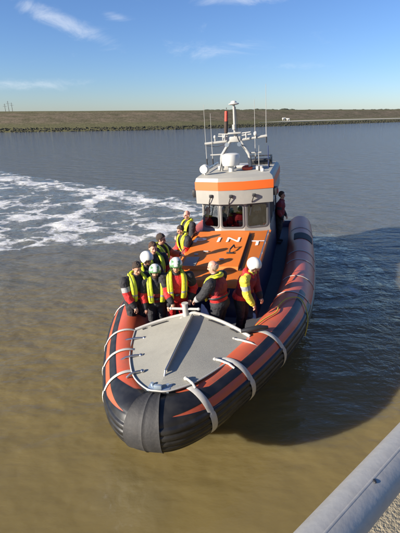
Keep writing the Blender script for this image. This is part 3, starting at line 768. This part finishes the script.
person(187,215,2.46, -62, 'balding person in red suit and yellow jacket standing by the wheelhouse corner', lean=10, hair=None, jacket='yellow', hr=(.2,.36,.98), hl=(-.2,.36,.98), head=(10,6), suit=dict(skin='skin_pink', back='suit_red', torso='suit_red', elbow='suit_black'))
person(284,196,2.44, 70, 'person in dark red suit standing in shade behind the wheelhouse', lean=4, hair='hair_brown', jacket=None, hr=(.22,.16,.88), hl=(-.22,.2,.9), suit=dict(chest='suit_darkred', torso='suit_darkred', back='suit_darkred', shoulder='suit_darkred', elbow='suit_darkred', leg='suit_black'), pos=(1.30,10.0), build=1.15)
# two at the helm behind glass
person(0,0,2.36, 0, 'person in red jacket seen through the middle wheelhouse window', pos=(.08,8.35), feet=DECK+.123, jacket=None, hair='hair_dark', hr=(.2,.4,1.05), hl=(-.2,.4,1.05), suit=dict(chest='suit_red', shoulder='suit_red', elbow='suit_red', fore='suit_red'))
person(1,0,2.34, 10, 'helmeted person seen through the right wheelhouse window', pos=(.66,8.12), feet=DECK+.123, jacket=None, helmet='white', hr=(.2,.4,1.05), hl=(-.2,.4,1.05))

# ================================================================== WATER
def water():
    def axis(lo, hi, step, far_lo, far_hi):
        mid = list(np.arange(lo, hi+1e-6, step)); a = []; d = step*2; x = lo
        while x > far_lo: x -= d; d *= 1.5; a.append(x)
        b = []; d = step*2; x = hi
        while x < far_hi: x += d; d *= 1.5; b.append(x)
        return np.array(a[::-1]+mid+b)
    xs = axis(-28, 12, .19, -5000, 5000); ys = axis(-2, 42, .19, -300, 6000)
    nx, ny = len(xs), len(ys)
    X, Y = np.meshgrid(xs, ys)
    Z = np.zeros_like(X)
    # wash band behind the boat, curving to the left (world metres)
    def seg(pts, width):
        D = np.full(X.shape, 1e9)
        for (ax, ay), (bx, by) in zip(pts[:-1], pts[1:]):
            dx, dy = bx-ax, by-ay; t = np.clip(((X-ax)*dx+(Y-ay)*dy)/(dx*dx+dy*dy),0,1)
            D = np.minimum(D, np.hypot(X-ax-t*dx, Y-ay-t*dy))
        return np.exp(-(D/width)**2)
    P = lambda *uv: [tuple(at(u, v, 0)[:2]) for u, v in uv]
    inside = np.zeros(X.shape)
    poly = P((-60,165),(0,171),(60,181),(110,187),(165,196),(205,203),(215,225),(185,238),(140,243),(90,246),(40,247),(0,252),(-60,262))
    px = np.array([p[0] for p in poly]); py = np.array([p[1] for p in poly])
    ins = np.zeros(X.shape, bool); j = len(poly)-1
    for i in range(len(poly)):
        c = ((py[i] > Y) != (py[j] > Y)) & (X < (px[j]-px[i])*(Y-py[i])/(py[j]-py[i]+1e-12)+px[i]); ins ^= c; j = i
    foam = ins*.47
    foam = np.maximum(foam, .92*seg(P((-40,178),(0,178),(40,185),(85,190),(130,198),(185,206)), .95))
    foam = np.maximum(foam, 1.0*seg(P((-40,252),(0,244),(40,238),(100,240),(140,239),(180,226)), .50))
    foam = np.maximum(foam, .95*seg(P((40,240),(66,226),(80,212),(95,200),(115,193)), .75))
    foam = np.maximum(foam, .62*seg(P((0,222),(50,207),(75,204)), .6))
    foam = np.maximum(foam, .66*seg(P((90,214),(140,214),(185,210)), .8))
    foam = np.maximum(foam, .34*seg([(4.7,11),(5.2,13.5),(5.5,17)], .55))
    foam = np.maximum(foam, .34*seg(P((118,470),(135,490),(160,500)), .14)); foam = np.maximum(foam, .30*seg(P((104,492),(112,505),(150,520)), .12))  # sparse foam flecks that also paint in the faint glints off the bow
    # blur
    k = 2
    for _ in range(k):
        foam[1:-1,1:-1] = (foam[1:-1,1:-1]*2+foam[:-2,1:-1]+foam[2:,1:-1]+foam[1:-1,:-2]+foam[1:-1,2:])/6
    lit_brown = np.exp(-np.maximum(0, np.hypot((X+2.2)/1.2, Y-1.5)-4.2)**2/(8.0**2)); lit_brown = .08+.92*lit_brown  # brown fades rightwards and far off: boat shade and sky reflection painted in
    calm = np.exp(-((X-.5)/15)**2-((Y-0)/7.0)**2)
    rip = np.maximum(seg([(4.9,7.5),(5.3,12),(5.6,18)], 1.6), foam)
    verts = []
    for a in range(ny):
        for b in range(nx):
            x, y = X[a,b], Y[a,b]; z = 0
            if foam[a,b] > .02: z = .10*foam[a,b]*noise.noise(Vector((x*.9,y*.9,5))) + .05*foam[a,b]*noise.noise(Vector((x*2.2,y*2.2,9)))
            if x > 3.2 and 4 < y < 26:
                rr = math.hypot(x-4.0, (y-13.2)*.62); z += .024*math.exp(-((rr-1.7)/.8)**2)*math.sin(rr*10.5+.8*noise.noise(Vector((x,y,0))))
            verts.append((x,y,z))
    faces = [(a*nx+b,a*nx+b+1,(a+1)*nx+b+1,(a+1)*nx+b) for a in range(ny-1) for b in range(nx-1)]
    me = bpy.data.meshes.new('water'); me.from_pydata(verts, [], faces)
    for nm, arr in (('foam',foam),('calm',calm),('rip',rip),('lit_brown',lit_brown)):
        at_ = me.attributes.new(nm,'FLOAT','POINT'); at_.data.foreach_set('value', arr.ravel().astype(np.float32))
    me.shade_smooth()
    m = bpy.data.materials.new('harbour_water'); m.use_nodes = True; nt = m.node_tree; n = nt.nodes; l = nt.links
    b = n['Principled BSDF']; b.inputs['IOR'].default_value = 1.36
    b.inputs['Subsurface Weight'].default_value = 1.0; b.inputs['Subsurface Radius'].default_value = (1.0,.85,.5); b.inputs['Subsurface Scale'].default_value = .9
    geo = n.new('ShaderNodeNewGeometry')
    def attr(nm): a = n.new('ShaderNodeAttribute'); a.attribute_name = nm; return a.outputs['Fac']
    def math_(op, a, b_=None, clamp=False):
        k = n.new('ShaderNodeMath'); k.operation = op; k.use_clamp = clamp
        for i, x in enumerate((a, b_)):
            if x is None: continue
            if isinstance(x, (int, float)): k.inputs[i].default_value = x
            else: l.new(x, k.inputs[i])
        return k.outputs[0]
    def nz(scale, detail=4, rough=.5, stretch=(1,1,1), rot=0, dist=0, src=None):
        mp = n.new('ShaderNodeMapping'); mp.inputs['Scale'].default_value = stretch; mp.inputs['Rotation'].default_value = (0,0,rot)
        l.new(src if src is not None else geo.outputs['Position'], mp.inputs['Vector'])
        k = n.new('ShaderNodeTexNoise'); k.inputs['Scale'].default_value = scale; k.inputs['Detail'].default_value = detail; k.inputs['Roughness'].default_value = rough; k.inputs['Distortion'].default_value = dist
        l.new(mp.outputs[0], k.inputs['Vector']); return k
    # --- foam lace
    wob = nz(.8, 4)
    sub = n.new('ShaderNodeVectorMath'); sub.operation = 'SUBTRACT'; l.new(wob.outputs['Color'], sub.inputs[0]); sub.inputs[1].default_value = (.5,.5,.5)
    scl = n.new('ShaderNodeVectorMath'); scl.operation = 'SCALE'; scl.inputs['Scale'].default_value = 2.2; l.new(sub.outputs[0], scl.inputs[0])
    addv = n.new('ShaderNodeVectorMath'); addv.operation = 'ADD'; l.new(geo.outputs['Position'], addv.inputs[0]); l.new(scl.outputs[0], addv.inputs[1])
    def web(scale, stretch):
        mp = n.new('ShaderNodeMapping'); mp.inputs['Scale'].default_value = stretch; mp.inputs['Rotation'].default_value = (0,0,R(-12)); l.new(addv.outputs[0], mp.inputs['Vector'])
        v = n.new('ShaderNodeTexVoronoi'); v.feature = 'DISTANCE_TO_EDGE'; v.inputs['Scale'].default_value = scale; l.new(mp.outputs[0], v.inputs['Vector'])
        return v.outputs['Distance']
    w1 = math_('SUBTRACT', 1.0, math_('MULTIPLY', web(.42,(.8,1,1)), 2.6), True)
    w2 = math_('SUBTRACT', 1.0, math_('MULTIPLY', web(1.15,(.8,1,1)), 2.8), True)
    grain = nz(4.6, 9, .75); big = nz(.35, 4, .6)
    lace = math_('ADD', math_('MULTIPLY', math_('POWER', w1, 2.0), .60), math_('MULTIPLY', math_('POWER', w2, 2.0), .36))
    lace = math_('ADD', lace, math_('MULTIPLY', math_('SUBTRACT', grain.outputs['Fac'], .5), .80))
    lace = math_('ADD', lace, math_('MULTIPLY', math_('SUBTRACT', big.outputs['Fac'], .5), 1.3))
    thr = math_('SUBTRACT', 1.02, math_('MULTIPLY', attr('foam'), .95))
    fm = n.new('ShaderNodeMapRange'); fm.interpolation_type = 'SMOOTHSTEP'
    l.new(math_('SUBTRACT', lace, thr), fm.inputs['Value']); fm.inputs['From Min'].default_value = -.10; fm.inputs['From Max'].default_value = .30
    foamf = math_('MULTIPLY', fm.outputs['Result'], math_('MULTIPLY', attr('foam'), 4.0, True))
    # --- silt colour, with shade and sky reflection painted in away from the bow
    silt = nz(.18, 5, .6, dist=.6)
    cr = n.new('ShaderNodeMix'); cr.data_type = 'RGBA'; l.new(silt.outputs['Fac'], cr.inputs['Factor'])
    cr.inputs['A'].default_value = (.190,.147,.056,1); cr.inputs['B'].default_value = (.235,.184,.078,1)
    far = n.new('ShaderNodeMix'); far.data_type = 'RGBA'; l.new(attr('lit_brown'), far.inputs['Factor']); far.inputs['A'].default_value = (.12,.125,.115,1); l.new(cr.outputs['Result'], far.inputs['B'])
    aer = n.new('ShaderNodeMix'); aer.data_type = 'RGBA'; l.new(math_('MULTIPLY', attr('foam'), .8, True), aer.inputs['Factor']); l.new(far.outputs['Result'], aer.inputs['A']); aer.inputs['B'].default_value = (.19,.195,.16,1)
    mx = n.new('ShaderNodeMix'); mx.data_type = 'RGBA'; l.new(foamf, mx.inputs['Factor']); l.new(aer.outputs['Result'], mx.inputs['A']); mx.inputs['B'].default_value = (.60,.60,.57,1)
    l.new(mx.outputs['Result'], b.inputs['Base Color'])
    rg = n.new('ShaderNodeMapRange'); l.new(foamf, rg.inputs['Value']); rg.inputs['To Min'].default_value = .07; rg.inputs['To Max'].default_value = .8
    l.new(rg.outputs['Result'], b.inputs['Roughness'])
    # --- ripples
    r1 = nz(.55, 3, .5, (1,2.4,1), R(12)); r2 = nz(1.7, 4, .55, (1,2.2,1), R(-8)); r3 = nz(6, 3, .5, (1,1.8,1), R(14)); r4 = nz(2.6, 4, .6, dist=.8)
    hgt = math_('ADD', math_('MULTIPLY', r1.outputs['Fac'], .9), math_('ADD', math_('MULTIPLY', r2.outputs['Fac'], .36), math_('MULTIPLY', r3.outputs['Fac'], .10)))
    amp = math_('SUBTRACT', 1.0, math_('MULTIPLY', attr('calm'), .95))
    hgt = math_('MULTIPLY', hgt, amp)
    hgt = math_('ADD', hgt, math_('MULTIPLY', math_('MULTIPLY', r4.outputs['Fac'], .5), attr('rip')))
    bp = n.new('ShaderNodeBump'); bp.inputs['Strength'].default_value = 1.0; bp.inputs['Distance'].default_value = .21
    l.new(hgt, bp.inputs['Height']); l.new(bp.outputs['Normal'], b.inputs['Normal'])
    me.materials.append(m)
    o = bpy.data.objects.new('water', me); COL.objects.link(o)
    tag(o, kind='structure')
water()

# ================================================================== DIKE
def dike():
    toe = [at(u, v, 0) for u, v in ((-500,133.7),(-150,133.8),(0,132.5),(100,131),(200,129),(270,126.5),(340,124),(400,122))]
    last = toe[-1]; toe += [last+Vector((120,70,0)), last+Vector((700,350,0))]
    toe[0] = toe[1] + Vector((-600,-20,0))
    for _ in range(4):
        q = [toe[0]]
        for i in range(len(toe)-1): q += [toe[i].lerp(toe[i+1],.25), toe[i].lerp(toe[i+1],.75)]
        toe = q+[toe[-1]]
    pts = []
    for i in range(len(toe)-1):
        n_ = max(1, int((toe[i+1]-toe[i]).length/2.2)); n_ = min(n_, 160)
        for k in range(n_): pts.append(toe[i].lerp(toe[i+1], k/n_))
    pts.append(toe[-1])
    m = MB(); rs = []; TOPZ = 5.95
    prof = [(-2,-1.5),(0,.05),(2.5,1.0),(3.5,1.25),(7,1.6),(12,2.6),(20,4.6),(26,5.75),(28.5,TOPZ),(32,TOPZ),(45,2.0),(60,1.5)]
    for i, p in enumerate(pts):
        t = (pts[min(i+1,len(pts)-1)]-pts[max(i-1,0)]).normalized(); nn = Vector((-t.y,t.x,0))
        if nn.y < 0: nn = -nn
        w = .10*noise.noise(Vector((p.x*.04,p.y*.04,1)))
        rs.append([p+nn*d+Vector((0,0,z+(w if z > 1 else 0)+(.12*noise.noise(Vector((p.x*.3,d*.5,2))) if 1.2 < z < 5 else 0))) for d, z in prof])
    m.loft(rs, closed=False)
    mt = bpy.data.materials.new('dike_grass'); mt.use_nodes = True; nt = mt.node_tree; n = nt.nodes; l = nt.links; b = n['Principled BSDF']; b.inputs['Roughness'].default_value = .95; b.inputs['Specular IOR Level'].default_value = .1
    geo = n.new('ShaderNodeNewGeometry'); sep = n.new('ShaderNodeSeparateXYZ'); l.new(geo.outputs['Position'], sep.inputs[0])
    a = n.new('ShaderNodeTexNoise'); a.inputs['Scale'].default_value = .28; a.inputs['Detail'].default_value = 10; a.inputs['Roughness'].default_value = .75
    mp = n.new('ShaderNodeMapping'); mp.inputs['Scale'].default_value = (.7,1,2.0); l.new(geo.outputs['Position'], mp.inputs['Vector']); l.new(mp.outputs[0], a.inputs['Vector'])
    cr = n.new('ShaderNodeValToRGB'); l.new(a.outputs['Fac'], cr.inputs['Fac'])
    e = cr.color_ramp.elements; e[0].position = .34; e[0].color = (.075,.072,.036,1); e[1].position = .70; e[1].color = (.215,.175,.105,1)
    k = cr.color_ramp.elements.new(.47); k.color = (.125,.108,.066,1); k = cr.color_ramp.elements.new(.58); k.color = (.165,.132,.09,1)
    # greener crest and a weedy belt above the stones (plant growth by height)
    ht = n.new('ShaderNodeValToRGB'); l.new(sep.outputs['Z'], ht.inputs['Fac'])
    dv = n.new('ShaderNodeMath'); dv.operation = 'DIVIDE'; dv.inputs[1].default_value = 6.2; l.new(sep.outputs['Z'], dv.inputs[0]); l.new(dv.outputs[0], ht.inputs['Fac'])
    e = ht.color_ramp.elements; e[0].position = .18; e[0].color = (1,1,1,1); e[1].position = .97; e[1].color = (.75,.75,.75,1)
    for p_, c_ in ((.30,.8),(.40,0),(.82,0),(.90,.7)): q = ht.color_ramp.elements.new(p_); q.color = (c_,c_,c_,1)
    mx = n.new('ShaderNodeMix'); mx.data_type = 'RGBA'; l.new(ht.outputs['Color'], mx.inputs['Factor']); l.new(cr.outputs['Color'], mx.inputs['A']); mx.inputs['B'].default_value = (.12,.115,.055,1)
    f2 = n.new('ShaderNodeTexNoise'); f2.inputs['Scale'].default_value = 1.6; f2.inputs['Detail'].default_value = 8; f2.inputs['Roughness'].default_value = .8; l.new(geo.outputs['Position'], f2.inputs['Vector'])
    fr = n.new('ShaderNodeMapRange'); fr.inputs['From Min'].default_value = .32; fr.inputs['From Max'].default_value = .68; fr.inputs['To Min'].default_value = .45; fr.inputs['To Max'].default_value = 1.55; l.new(f2.outputs['Fac'], fr.inputs['Value'])
    ml = n.new('ShaderNodeVectorMath'); ml.operation = 'SCALE'; l.new(mx.outputs['Result'], ml.inputs[0]); l.new(fr.outputs['Result'], ml.inputs['Scale'])
    l.new(ml.outputs[0], b.inputs['Base Color'])
    o = m.build('dike', mt, None, angle=180); tag(o, kind='structure')
    # stone revetment at the toe: countless dumped stones in one mass
    ico = bmesh.new(); bmesh.ops.create_icosphere(ico, subdivisions=1, radius=1); iv = [v.co.copy() for v in ico.verts]; ico.verts.index_update(); ifc = [[v.index for v in f.verts] for f in ico.faces]; ico.free()
    s = MB()
    for i, p in enumerate(pts):
        if not (-190 < p.x < 290): continue
        t = (pts[min(i+1,len(pts)-1)]-pts[max(i-1,0)]); L = t.length; t = t.normalized(); nn = Vector((-t.y,t.x,0)); nn = nn if nn.y > 0 else -nn
        for q in range(int(L*8)):
            d = random.uniform(-.3,2.5); c = p+t*random.uniform(0,L)+nn*d; c.z = max(0, d*.40)+random.uniform(-.1,.15)
            sc = random.uniform(.10,.30); rot = Matrix.Rotation(random.uniform(0,6),3,Vector((random.random(),random.random(),random.random()+.1)).normalized())
            s.add([c+rot@Vector((v.x*sc*random.uniform(.8,1.25),v.y*sc,v.z*sc*.75)) for v in iv], ifc)
    tag(s.build('shore_stones', mat('basalt', (.042,.041,.028), .95, var=.5, scale=.6, dirt=(.10,.09,.06), dirtamt=.5, dscale=.8), None, smooth=False), 'dark dumped stones along the foot of the dike', 'stones', kind='stuff')
    # pale track on the right along the foot
    pth = MB(); rs = []
    for i, p in enumerate(pts):
        if p.x < 24 or p.x > 420: continue
        t = (pts[min(i+1,len(pts)-1)]-pts[max(i-1,0)]).normalized(); nn = Vector((-t.y,t.x,0)); nn = nn if nn.y > 0 else -nn
        f = min(1, (p.x-24)/20)
        rs.append([p+nn*3.6+Vector((0,0,1.42)), p+nn*(3.6+2.8*f+.05)+Vector((0,0,1.42+.36*f)) , p+nn*(3.6+2.8*f+.05)+Vector((0,0,1.2)), p+nn*3.6+Vector((0,0,1.1))])
    pth.loft(rs); tag(pth.build('path', mat('pale_concrete', (.36,.33,.25), .9, var=.15, scale=.4)), kind='structure')
    return pts
dp = dike()
# far tree line beyond the dike, one low mass
tr = MB()
for i in range(420):
    x = random.uniform(-150,170); y = 320+random.uniform(-8,8); s_ = random.uniform(1.0,2.2)*(1.2 if 5 < x < 70 else .6)
    tr.ell((x,y,5.3+random.uniform(-.4,.5)),(s_*1.6,s_,s_*.62),nu=7,nv=5)
tr.v = [tuple(Vector(p)+Vector((0,0,.5*noise.noise(Vector(p)*.6)))) for p in tr.v]
tag(tr.build('distant_wood', mat('far_foliage', (.045,.05,.03), .95, var=.4, scale=.3), None, smooth=False), 'low dark tree line beyond the dike crest', 'trees', kind='stuff')

# marker pile standing in the water
pw = at(226,133.5,0)
pile = empty('mooring_pile', pw)
tag(pile, 'dark rusty steel pile with red painted top standing in the water off the dike', 'pile')
m = MB(); m.cyl((0,0,-1.5),(0,0,2.9),.48,n=20); m.sweep([(0,0,2.86),(0,0,2.95)],.5,n=20); m.build('shaft', M['rust'], pile)
m = MB(); m.cyl((0,0,2.96),(0,0,5.3),.46,n=20,r1=.44); m.cyl((0,0,5.3),(0,0,5.42),.36,n=20); m.build('painted_top', M['red_weather'], pile)
m = MB(); m.cyl((0,0,5.4),(0,0,6.1),.05); m.ell((0,0,6.1),(.12,.12,.12)); m.build('topmark', M['rust'], pile)

# three thin masts far behind the dike crest at left
for i, (u, top_) in enumerate(((6,103),(9.5,100.5),(13,102))):
    y = 210; x = (u-200)/FPX*y/1.079; z1 = H + (112-top_)/FPX*y*.95
    m = MB(); m.cyl((x,y,1.5),(x,y,z1),.16,n=8,r1=.07); m.cyl((x-.9,y,z1-1.2),(x+.9,y,z1-1.2),.05,n=6); m.cyl((x-.5,y,z1-.5),(x+.5,y,z1-.5),.04,n=6)
    ob = m.build('mast_pole', M['rust']); tag(ob, ['leftmost thin pole rising behind the dike crest', 'tallest thin pole, between two others behind the dike crest', 'rightmost of the three thin poles behind the dike crest'][i], 'pole', 'thin poles behind the dike')

# two sheep on the dike slope
def sheep(u, v, z, flip, label):
    p = at(u, v, z); e = .8
    o = empty('sheep', p, R(20 if flip else 190)); tag(o, label, 'sheep', 'sheep on the dike')
    g = MB()
    g.ell((0,0,.72),(.58,.30,.33)); g.ell((.25,0,.74),(.36,.29,.33)); g.ell((-.3,0,.74),(.34,.28,.32)); g.sweep([(.45,0,.85),(.66,0,.98),(.78,0,1.0)], [.2,.15,.11], n=12)
    g.ell((.86,0,.97),(.16,.085,.10)); g.ell((.80,.11,1.03),(.03,.08,.025)); g.ell((.80,-.11,1.03),(.03,.08,.025)); g.sweep([(-.55,0,.8),(-.68,0,.66)],[.07,.04],n=8)
    for x, y in ((.33,.14),(.33,-.14),(-.36,.14),(-.36,-.14)):
        g.sweep([(x,y,.6),(x-(.05 if x < 0 else -.02),y,.32),(x,y,.02)], [.10,.055,.045], n=8)
    me = bpy.data.meshes.new('tmp'); me.from_pydata(g.v, [], g.f); tmp = bpy.data.objects.new('tmp', me); COL.objects.link(tmp)
    md = tmp.modifiers.new('r','REMESH'); md.mode = 'VOXEL'; md.voxel_size = .03
    dg = bpy.context.evaluated_depsgraph_get(); dg.update(); b = bpy.data.meshes.new_from_object(tmp.evaluated_get(dg)); bpy.data.objects.remove(tmp)
    b.materials.clear(); b.materials.append(M['sheepwool']); b.shade_smooth()
    bo = bpy.data.objects.new('body', b); COL.objects.link(bo); bo.parent = o; bo.scale = (e,e,e)
sheep(283.5, 120.6, 2.62, True, 'pale sheep on the dike slope, left one of the pair')
sheep(288, 121.2, 2.5, False, 'pale sheep on the dike slope, right one of the pair')

# ================================================================== QUAY AND RAILING
q0, q1 = at(343,533,3.62), at(402,466,3.62); qd = (q1-q0).normalized(); qn = Vector((qd.y,-qd.x,0))
if qn.dot(-q0) < 0: qn = -qn
a, b_ = q0-qd*40, q0+qd*60; W = 14
c_ = [a, b_, b_+qn*W, a+qn*W]
m = MB(); zt = 3.62
m.loft([[Vector((p.x,p.y,-3)) for p in c_],[Vector((p.x,p.y,zt-.015)) for p in c_],[Vector((p.x,p.y,zt))+d for p, d in zip(c_,(qn*.015,qn*.015,Vector(),Vector()))]])
tag(m.build('quay', mat('quay_concrete', (.30,.255,.17), .9, var=.25, scale=55, bump=.9, bscale=70, dirt=(.20,.17,.11), dirtamt=.75, dscale=26), None, angle=20), kind='structure')
r0, r1 = at(331,533,4.55), at(401,453,4.55); rd = (r1-r0).normalized()
rail = empty('railing', (r0.x, r0.y, 3.62)); tag(rail, 'thick galvanised steel pipe railing along the quay edge', 'railing')
gal = mat('galvanised', (.37,.365,.345), .5, metal=.25, var=.08, scale=90, bump=.05, bscale=60, dirt=(.28,.275,.26), dirtamt=.5, dscale=30)
off = Vector((r0.x,r0.y,3.62))
m = MB(); RR = .0385
A, Bp = r0-rd*2.2-off, r1+rd*3.6-off
m.sweep([A.lerp(Bp, f) for f in np.linspace(0,1,30)], RR, n=40)
rob = m.build('rail', gal, rail)
upv = Vector((0,0,1)); side = rd.cross(upv)
cam_side = -side if side.dot(Vector((0,0,5.2))-r0) < 0 else side
ang = .15
wn = (upv*math.cos(ang)+cam_side*math.sin(ang))
m = MB(); m.sweep([A.lerp(Bp, f)+wn*(RR+.0002) for f in np.linspace(0,1,40)], .0022, n=6, up=[wn]*40, r2=.0008); m.build('weld_seam', gal, rail)
ray = (at(374.5,481,4.0)-Vector((0,0,H))).normalized(); hit = None
for k_ in range(4000):
    q_ = Vector((0,0,H))+ray*(.3+k_*.0003)-off; w_ = q_-A; w_ -= rd*w_.dot(rd)
    if w_.length <= RR+.0005: hit = q_; break
spk = hit if hit is not None else A; wn2 = w_.normalized()
m = MB(); m.ell(spk,(.003,.005,.002)); m.build('rust_spot', M['dark'], rail)
for d in (-1.6, 2.9):
    p = r0+rd*d-off; p2 = p.copy(); p2.z = .0
    m = MB(); m.cyl(p2, p-Vector((0,0,.02)), .038, n=20); m.box(p2+Vector((0,0,.008)),(.2,.2,.016),bev=.003); m.build('post', gal, rail)

# ================================================================== LIGHT, SKY
SE, SA = R(19.5), R(24)
sun_dir = Vector((-math.cos(SA)*math.cos(SE), -math.sin(SA)*math.cos(SE), math.sin(SE))).normalized()
sd = bpy.data.lights.new('sun','SUN'); sd.energy = 5.0; sd.angle = R(.53); sd.color = (1.0,.90,.76)
so = bpy.data.objects.new('sun', sd); COL.objects.link(so); so.rotation_euler = (-sun_dir).to_track_quat('-Z','Y').to_euler(); so.location = (-20,-10,20)
w = bpy.data.worlds.new('World'); scene.world = w; w.use_nodes = True; nt = w.node_tree; n = nt.nodes; l = nt.links
bg = n['Background']; bg.inputs['Strength'].default_value = .064
sky = n.new('ShaderNodeTexSky'); sky.sky_type = 'NISHITA'; sky.sun_disc = False; sky.sun_elevation = SE; sky.sun_rotation = math.atan2(sun_dir.x, sun_dir.y) % (2*math.pi)
sky.air_density = 1.0; sky.dust_density = .15; sky.ozone_density = 3.5; sky.altitude = 0
# thin cirrus: cloud layer at height, looked up where the view ray meets it
tc = n.new('ShaderNodeTexCoord'); sp = n.new('ShaderNodeSeparateXYZ'); l.new(tc.outputs['Generated'], sp.inputs[0])
mxz = n.new('ShaderNodeMath'); mxz.operation = 'MAXIMUM'; mxz.inputs[1].default_value = .03; l.new(sp.outputs['Z'], mxz.inputs[0])
dv = n.new('ShaderNodeVectorMath'); dv.operation = 'DIVIDE'; cb2 = n.new('ShaderNodeCombineXYZ')
for i in range(3): l.new(mxz.outputs[0], cb2.inputs[i])
l.new(tc.outputs['Generated'], dv.inputs[0]); l.new(cb2.outputs[0], dv.inputs[1])
mp = n.new('ShaderNodeMapping'); mp.inputs['Scale'].default_value = (.55,.42,1); mp.inputs['Location'].default_value = (3.1,1.7,0); mp.inputs['Rotation'].default_value = (0,0,R(14)); l.new(dv.outputs[0], mp.inputs['Vector'])
nz = n.new('ShaderNodeTexNoise'); nz.inputs['Scale'].default_value = 1.0; nz.inputs['Detail'].default_value = 9; nz.inputs['Roughness'].default_value = .6; nz.inputs['Distortion'].default_value = .9; l.new(mp.outputs[0], nz.inputs['Vector'])
def wm(op, a, b_=None, clamp=False):
    k = n.new('ShaderNodeMath'); k.operation = op; k.use_clamp = clamp
    for i, x in enumerate((a, b_)):
        if x is None: continue
        if isinstance(x, (int, float)): k.inputs[i].default_value = x
        else: l.new(x, k.inputs[i])
    return k.outputs[0]
ymax = wm('MAXIMUM', sp.outputs['Y'], .05); tu = wm('DIVIDE', sp.outputs['X'], ymax); tw = wm('DIVIDE', sp.outputs['Z'], ymax)
dens = None
for u0, w0, su, sw, tilt, amp_ in ((-.30,.188,.11,.022,-.38,1.15),(.03,.13,.15,.022,.05,.62),(.09,.222,.09,.012,0,.85),(-.40,.062,.13,.012,0,.8),(-.18,.195,.035,.010,-.2,.75),(.20,.095,.10,.010,0,.5),(-1.1,.3,.5,.12,0,.8),(1.0,.35,.5,.10,0,.7),(0,.6,.9,.12,.1,.8)):
    du = wm('SUBTRACT', tu, u0); dw = wm('SUBTRACT', wm('SUBTRACT', tw, w0), wm('MULTIPLY', du, tilt))
    q = wm('ADD', wm('POWER', wm('ABSOLUTE', wm('DIVIDE', du, su)), 2.0), wm('POWER', wm('ABSOLUTE', wm('DIVIDE', dw, sw)), 2.0))
    g_ = wm('MULTIPLY', wm('EXPONENT', wm('MULTIPLY', q, -1.0)), amp_)
    dens = g_ if dens is None else wm('MAXIMUM', dens, g_)
dens = wm('MULTIPLY', dens, wm('GREATER_THAN', sp.outputs['Y'], .06))
cv = n.new('ShaderNodeCombineXYZ'); l.new(tu, cv.inputs[0]); l.new(wm('MULTIPLY', tw, 2.6), cv.inputs[1]); nz.inputs['Scale'].default_value = 7.0; nz.inputs['Detail'].default_value = 10; nz.inputs['Roughness'].default_value = .72; nz.inputs['Distortion'].default_value = 1.0
mp2 = n.new('ShaderNodeMapping'); mp2.inputs['Rotation'].default_value = (0,0,R(14)); l.new(cv.outputs[0], mp2.inputs['Vector']); l.new(mp2.outputs[0], nz.inputs['Vector'])
rp_ = n.new('ShaderNodeMapRange'); rp_.interpolation_type = 'SMOOTHSTEP'; rp_.inputs['From Min'].default_value = .60; rp_.inputs['From Max'].default_value = 1.30; rp_.inputs['To Max'].default_value = .58; l.new(wm('ADD', nz.outputs['Fac'], wm('MULTIPLY', dens, .46)), rp_.inputs['Value'])
mx = n.new('ShaderNodeMix'); mx.data_type = 'RGBA'; l.new(rp_.outputs['Result'], mx.inputs['Factor']); gn = n.new('ShaderNodeMix'); gn.data_type = 'RGBA'; gn.blend_type = 'MULTIPLY'; gn.inputs['Factor'].default_value = 1; l.new(sky.outputs[0], gn.inputs['A']); gn.inputs['B'].default_value = (.77,.91,1.22,1); l.new(gn.outputs['Result'], mx.inputs['A']); mx.inputs['B'].default_value = (8.2,8.5,8.9,1)
l.new(mx.outputs['Result'], bg.inputs['Color'])

cd = bpy.data.cameras.new('camera'); co_ = bpy.data.objects.new('camera', cd); COL.objects.link(co_)
cd.sensor_fit = 'VERTICAL'; cd.sensor_height = 24; cd.lens = 24*FPX/533; cd.clip_start = .05; cd.clip_end = 20000
co_.matrix_world = Matrix.Translation((0,0,H)) @ Matrix.Rotation(math.pi/2-PITCH,4,'X') @ Matrix.Rotation(ROLL,4,'Z')
scene.camera = co_
scene.view_settings.view_transform = 'Standard'; scene.view_settings.look = 'None'; scene.view_settings.exposure = 1.0; scene.view_settings.gamma = 1
scene.view_settings.use_curve_mapping = False
scene.cycles.max_bounces = 8; scene.cycles.transparent_max_bounces = 8; scene.cycles.use_denoising = True
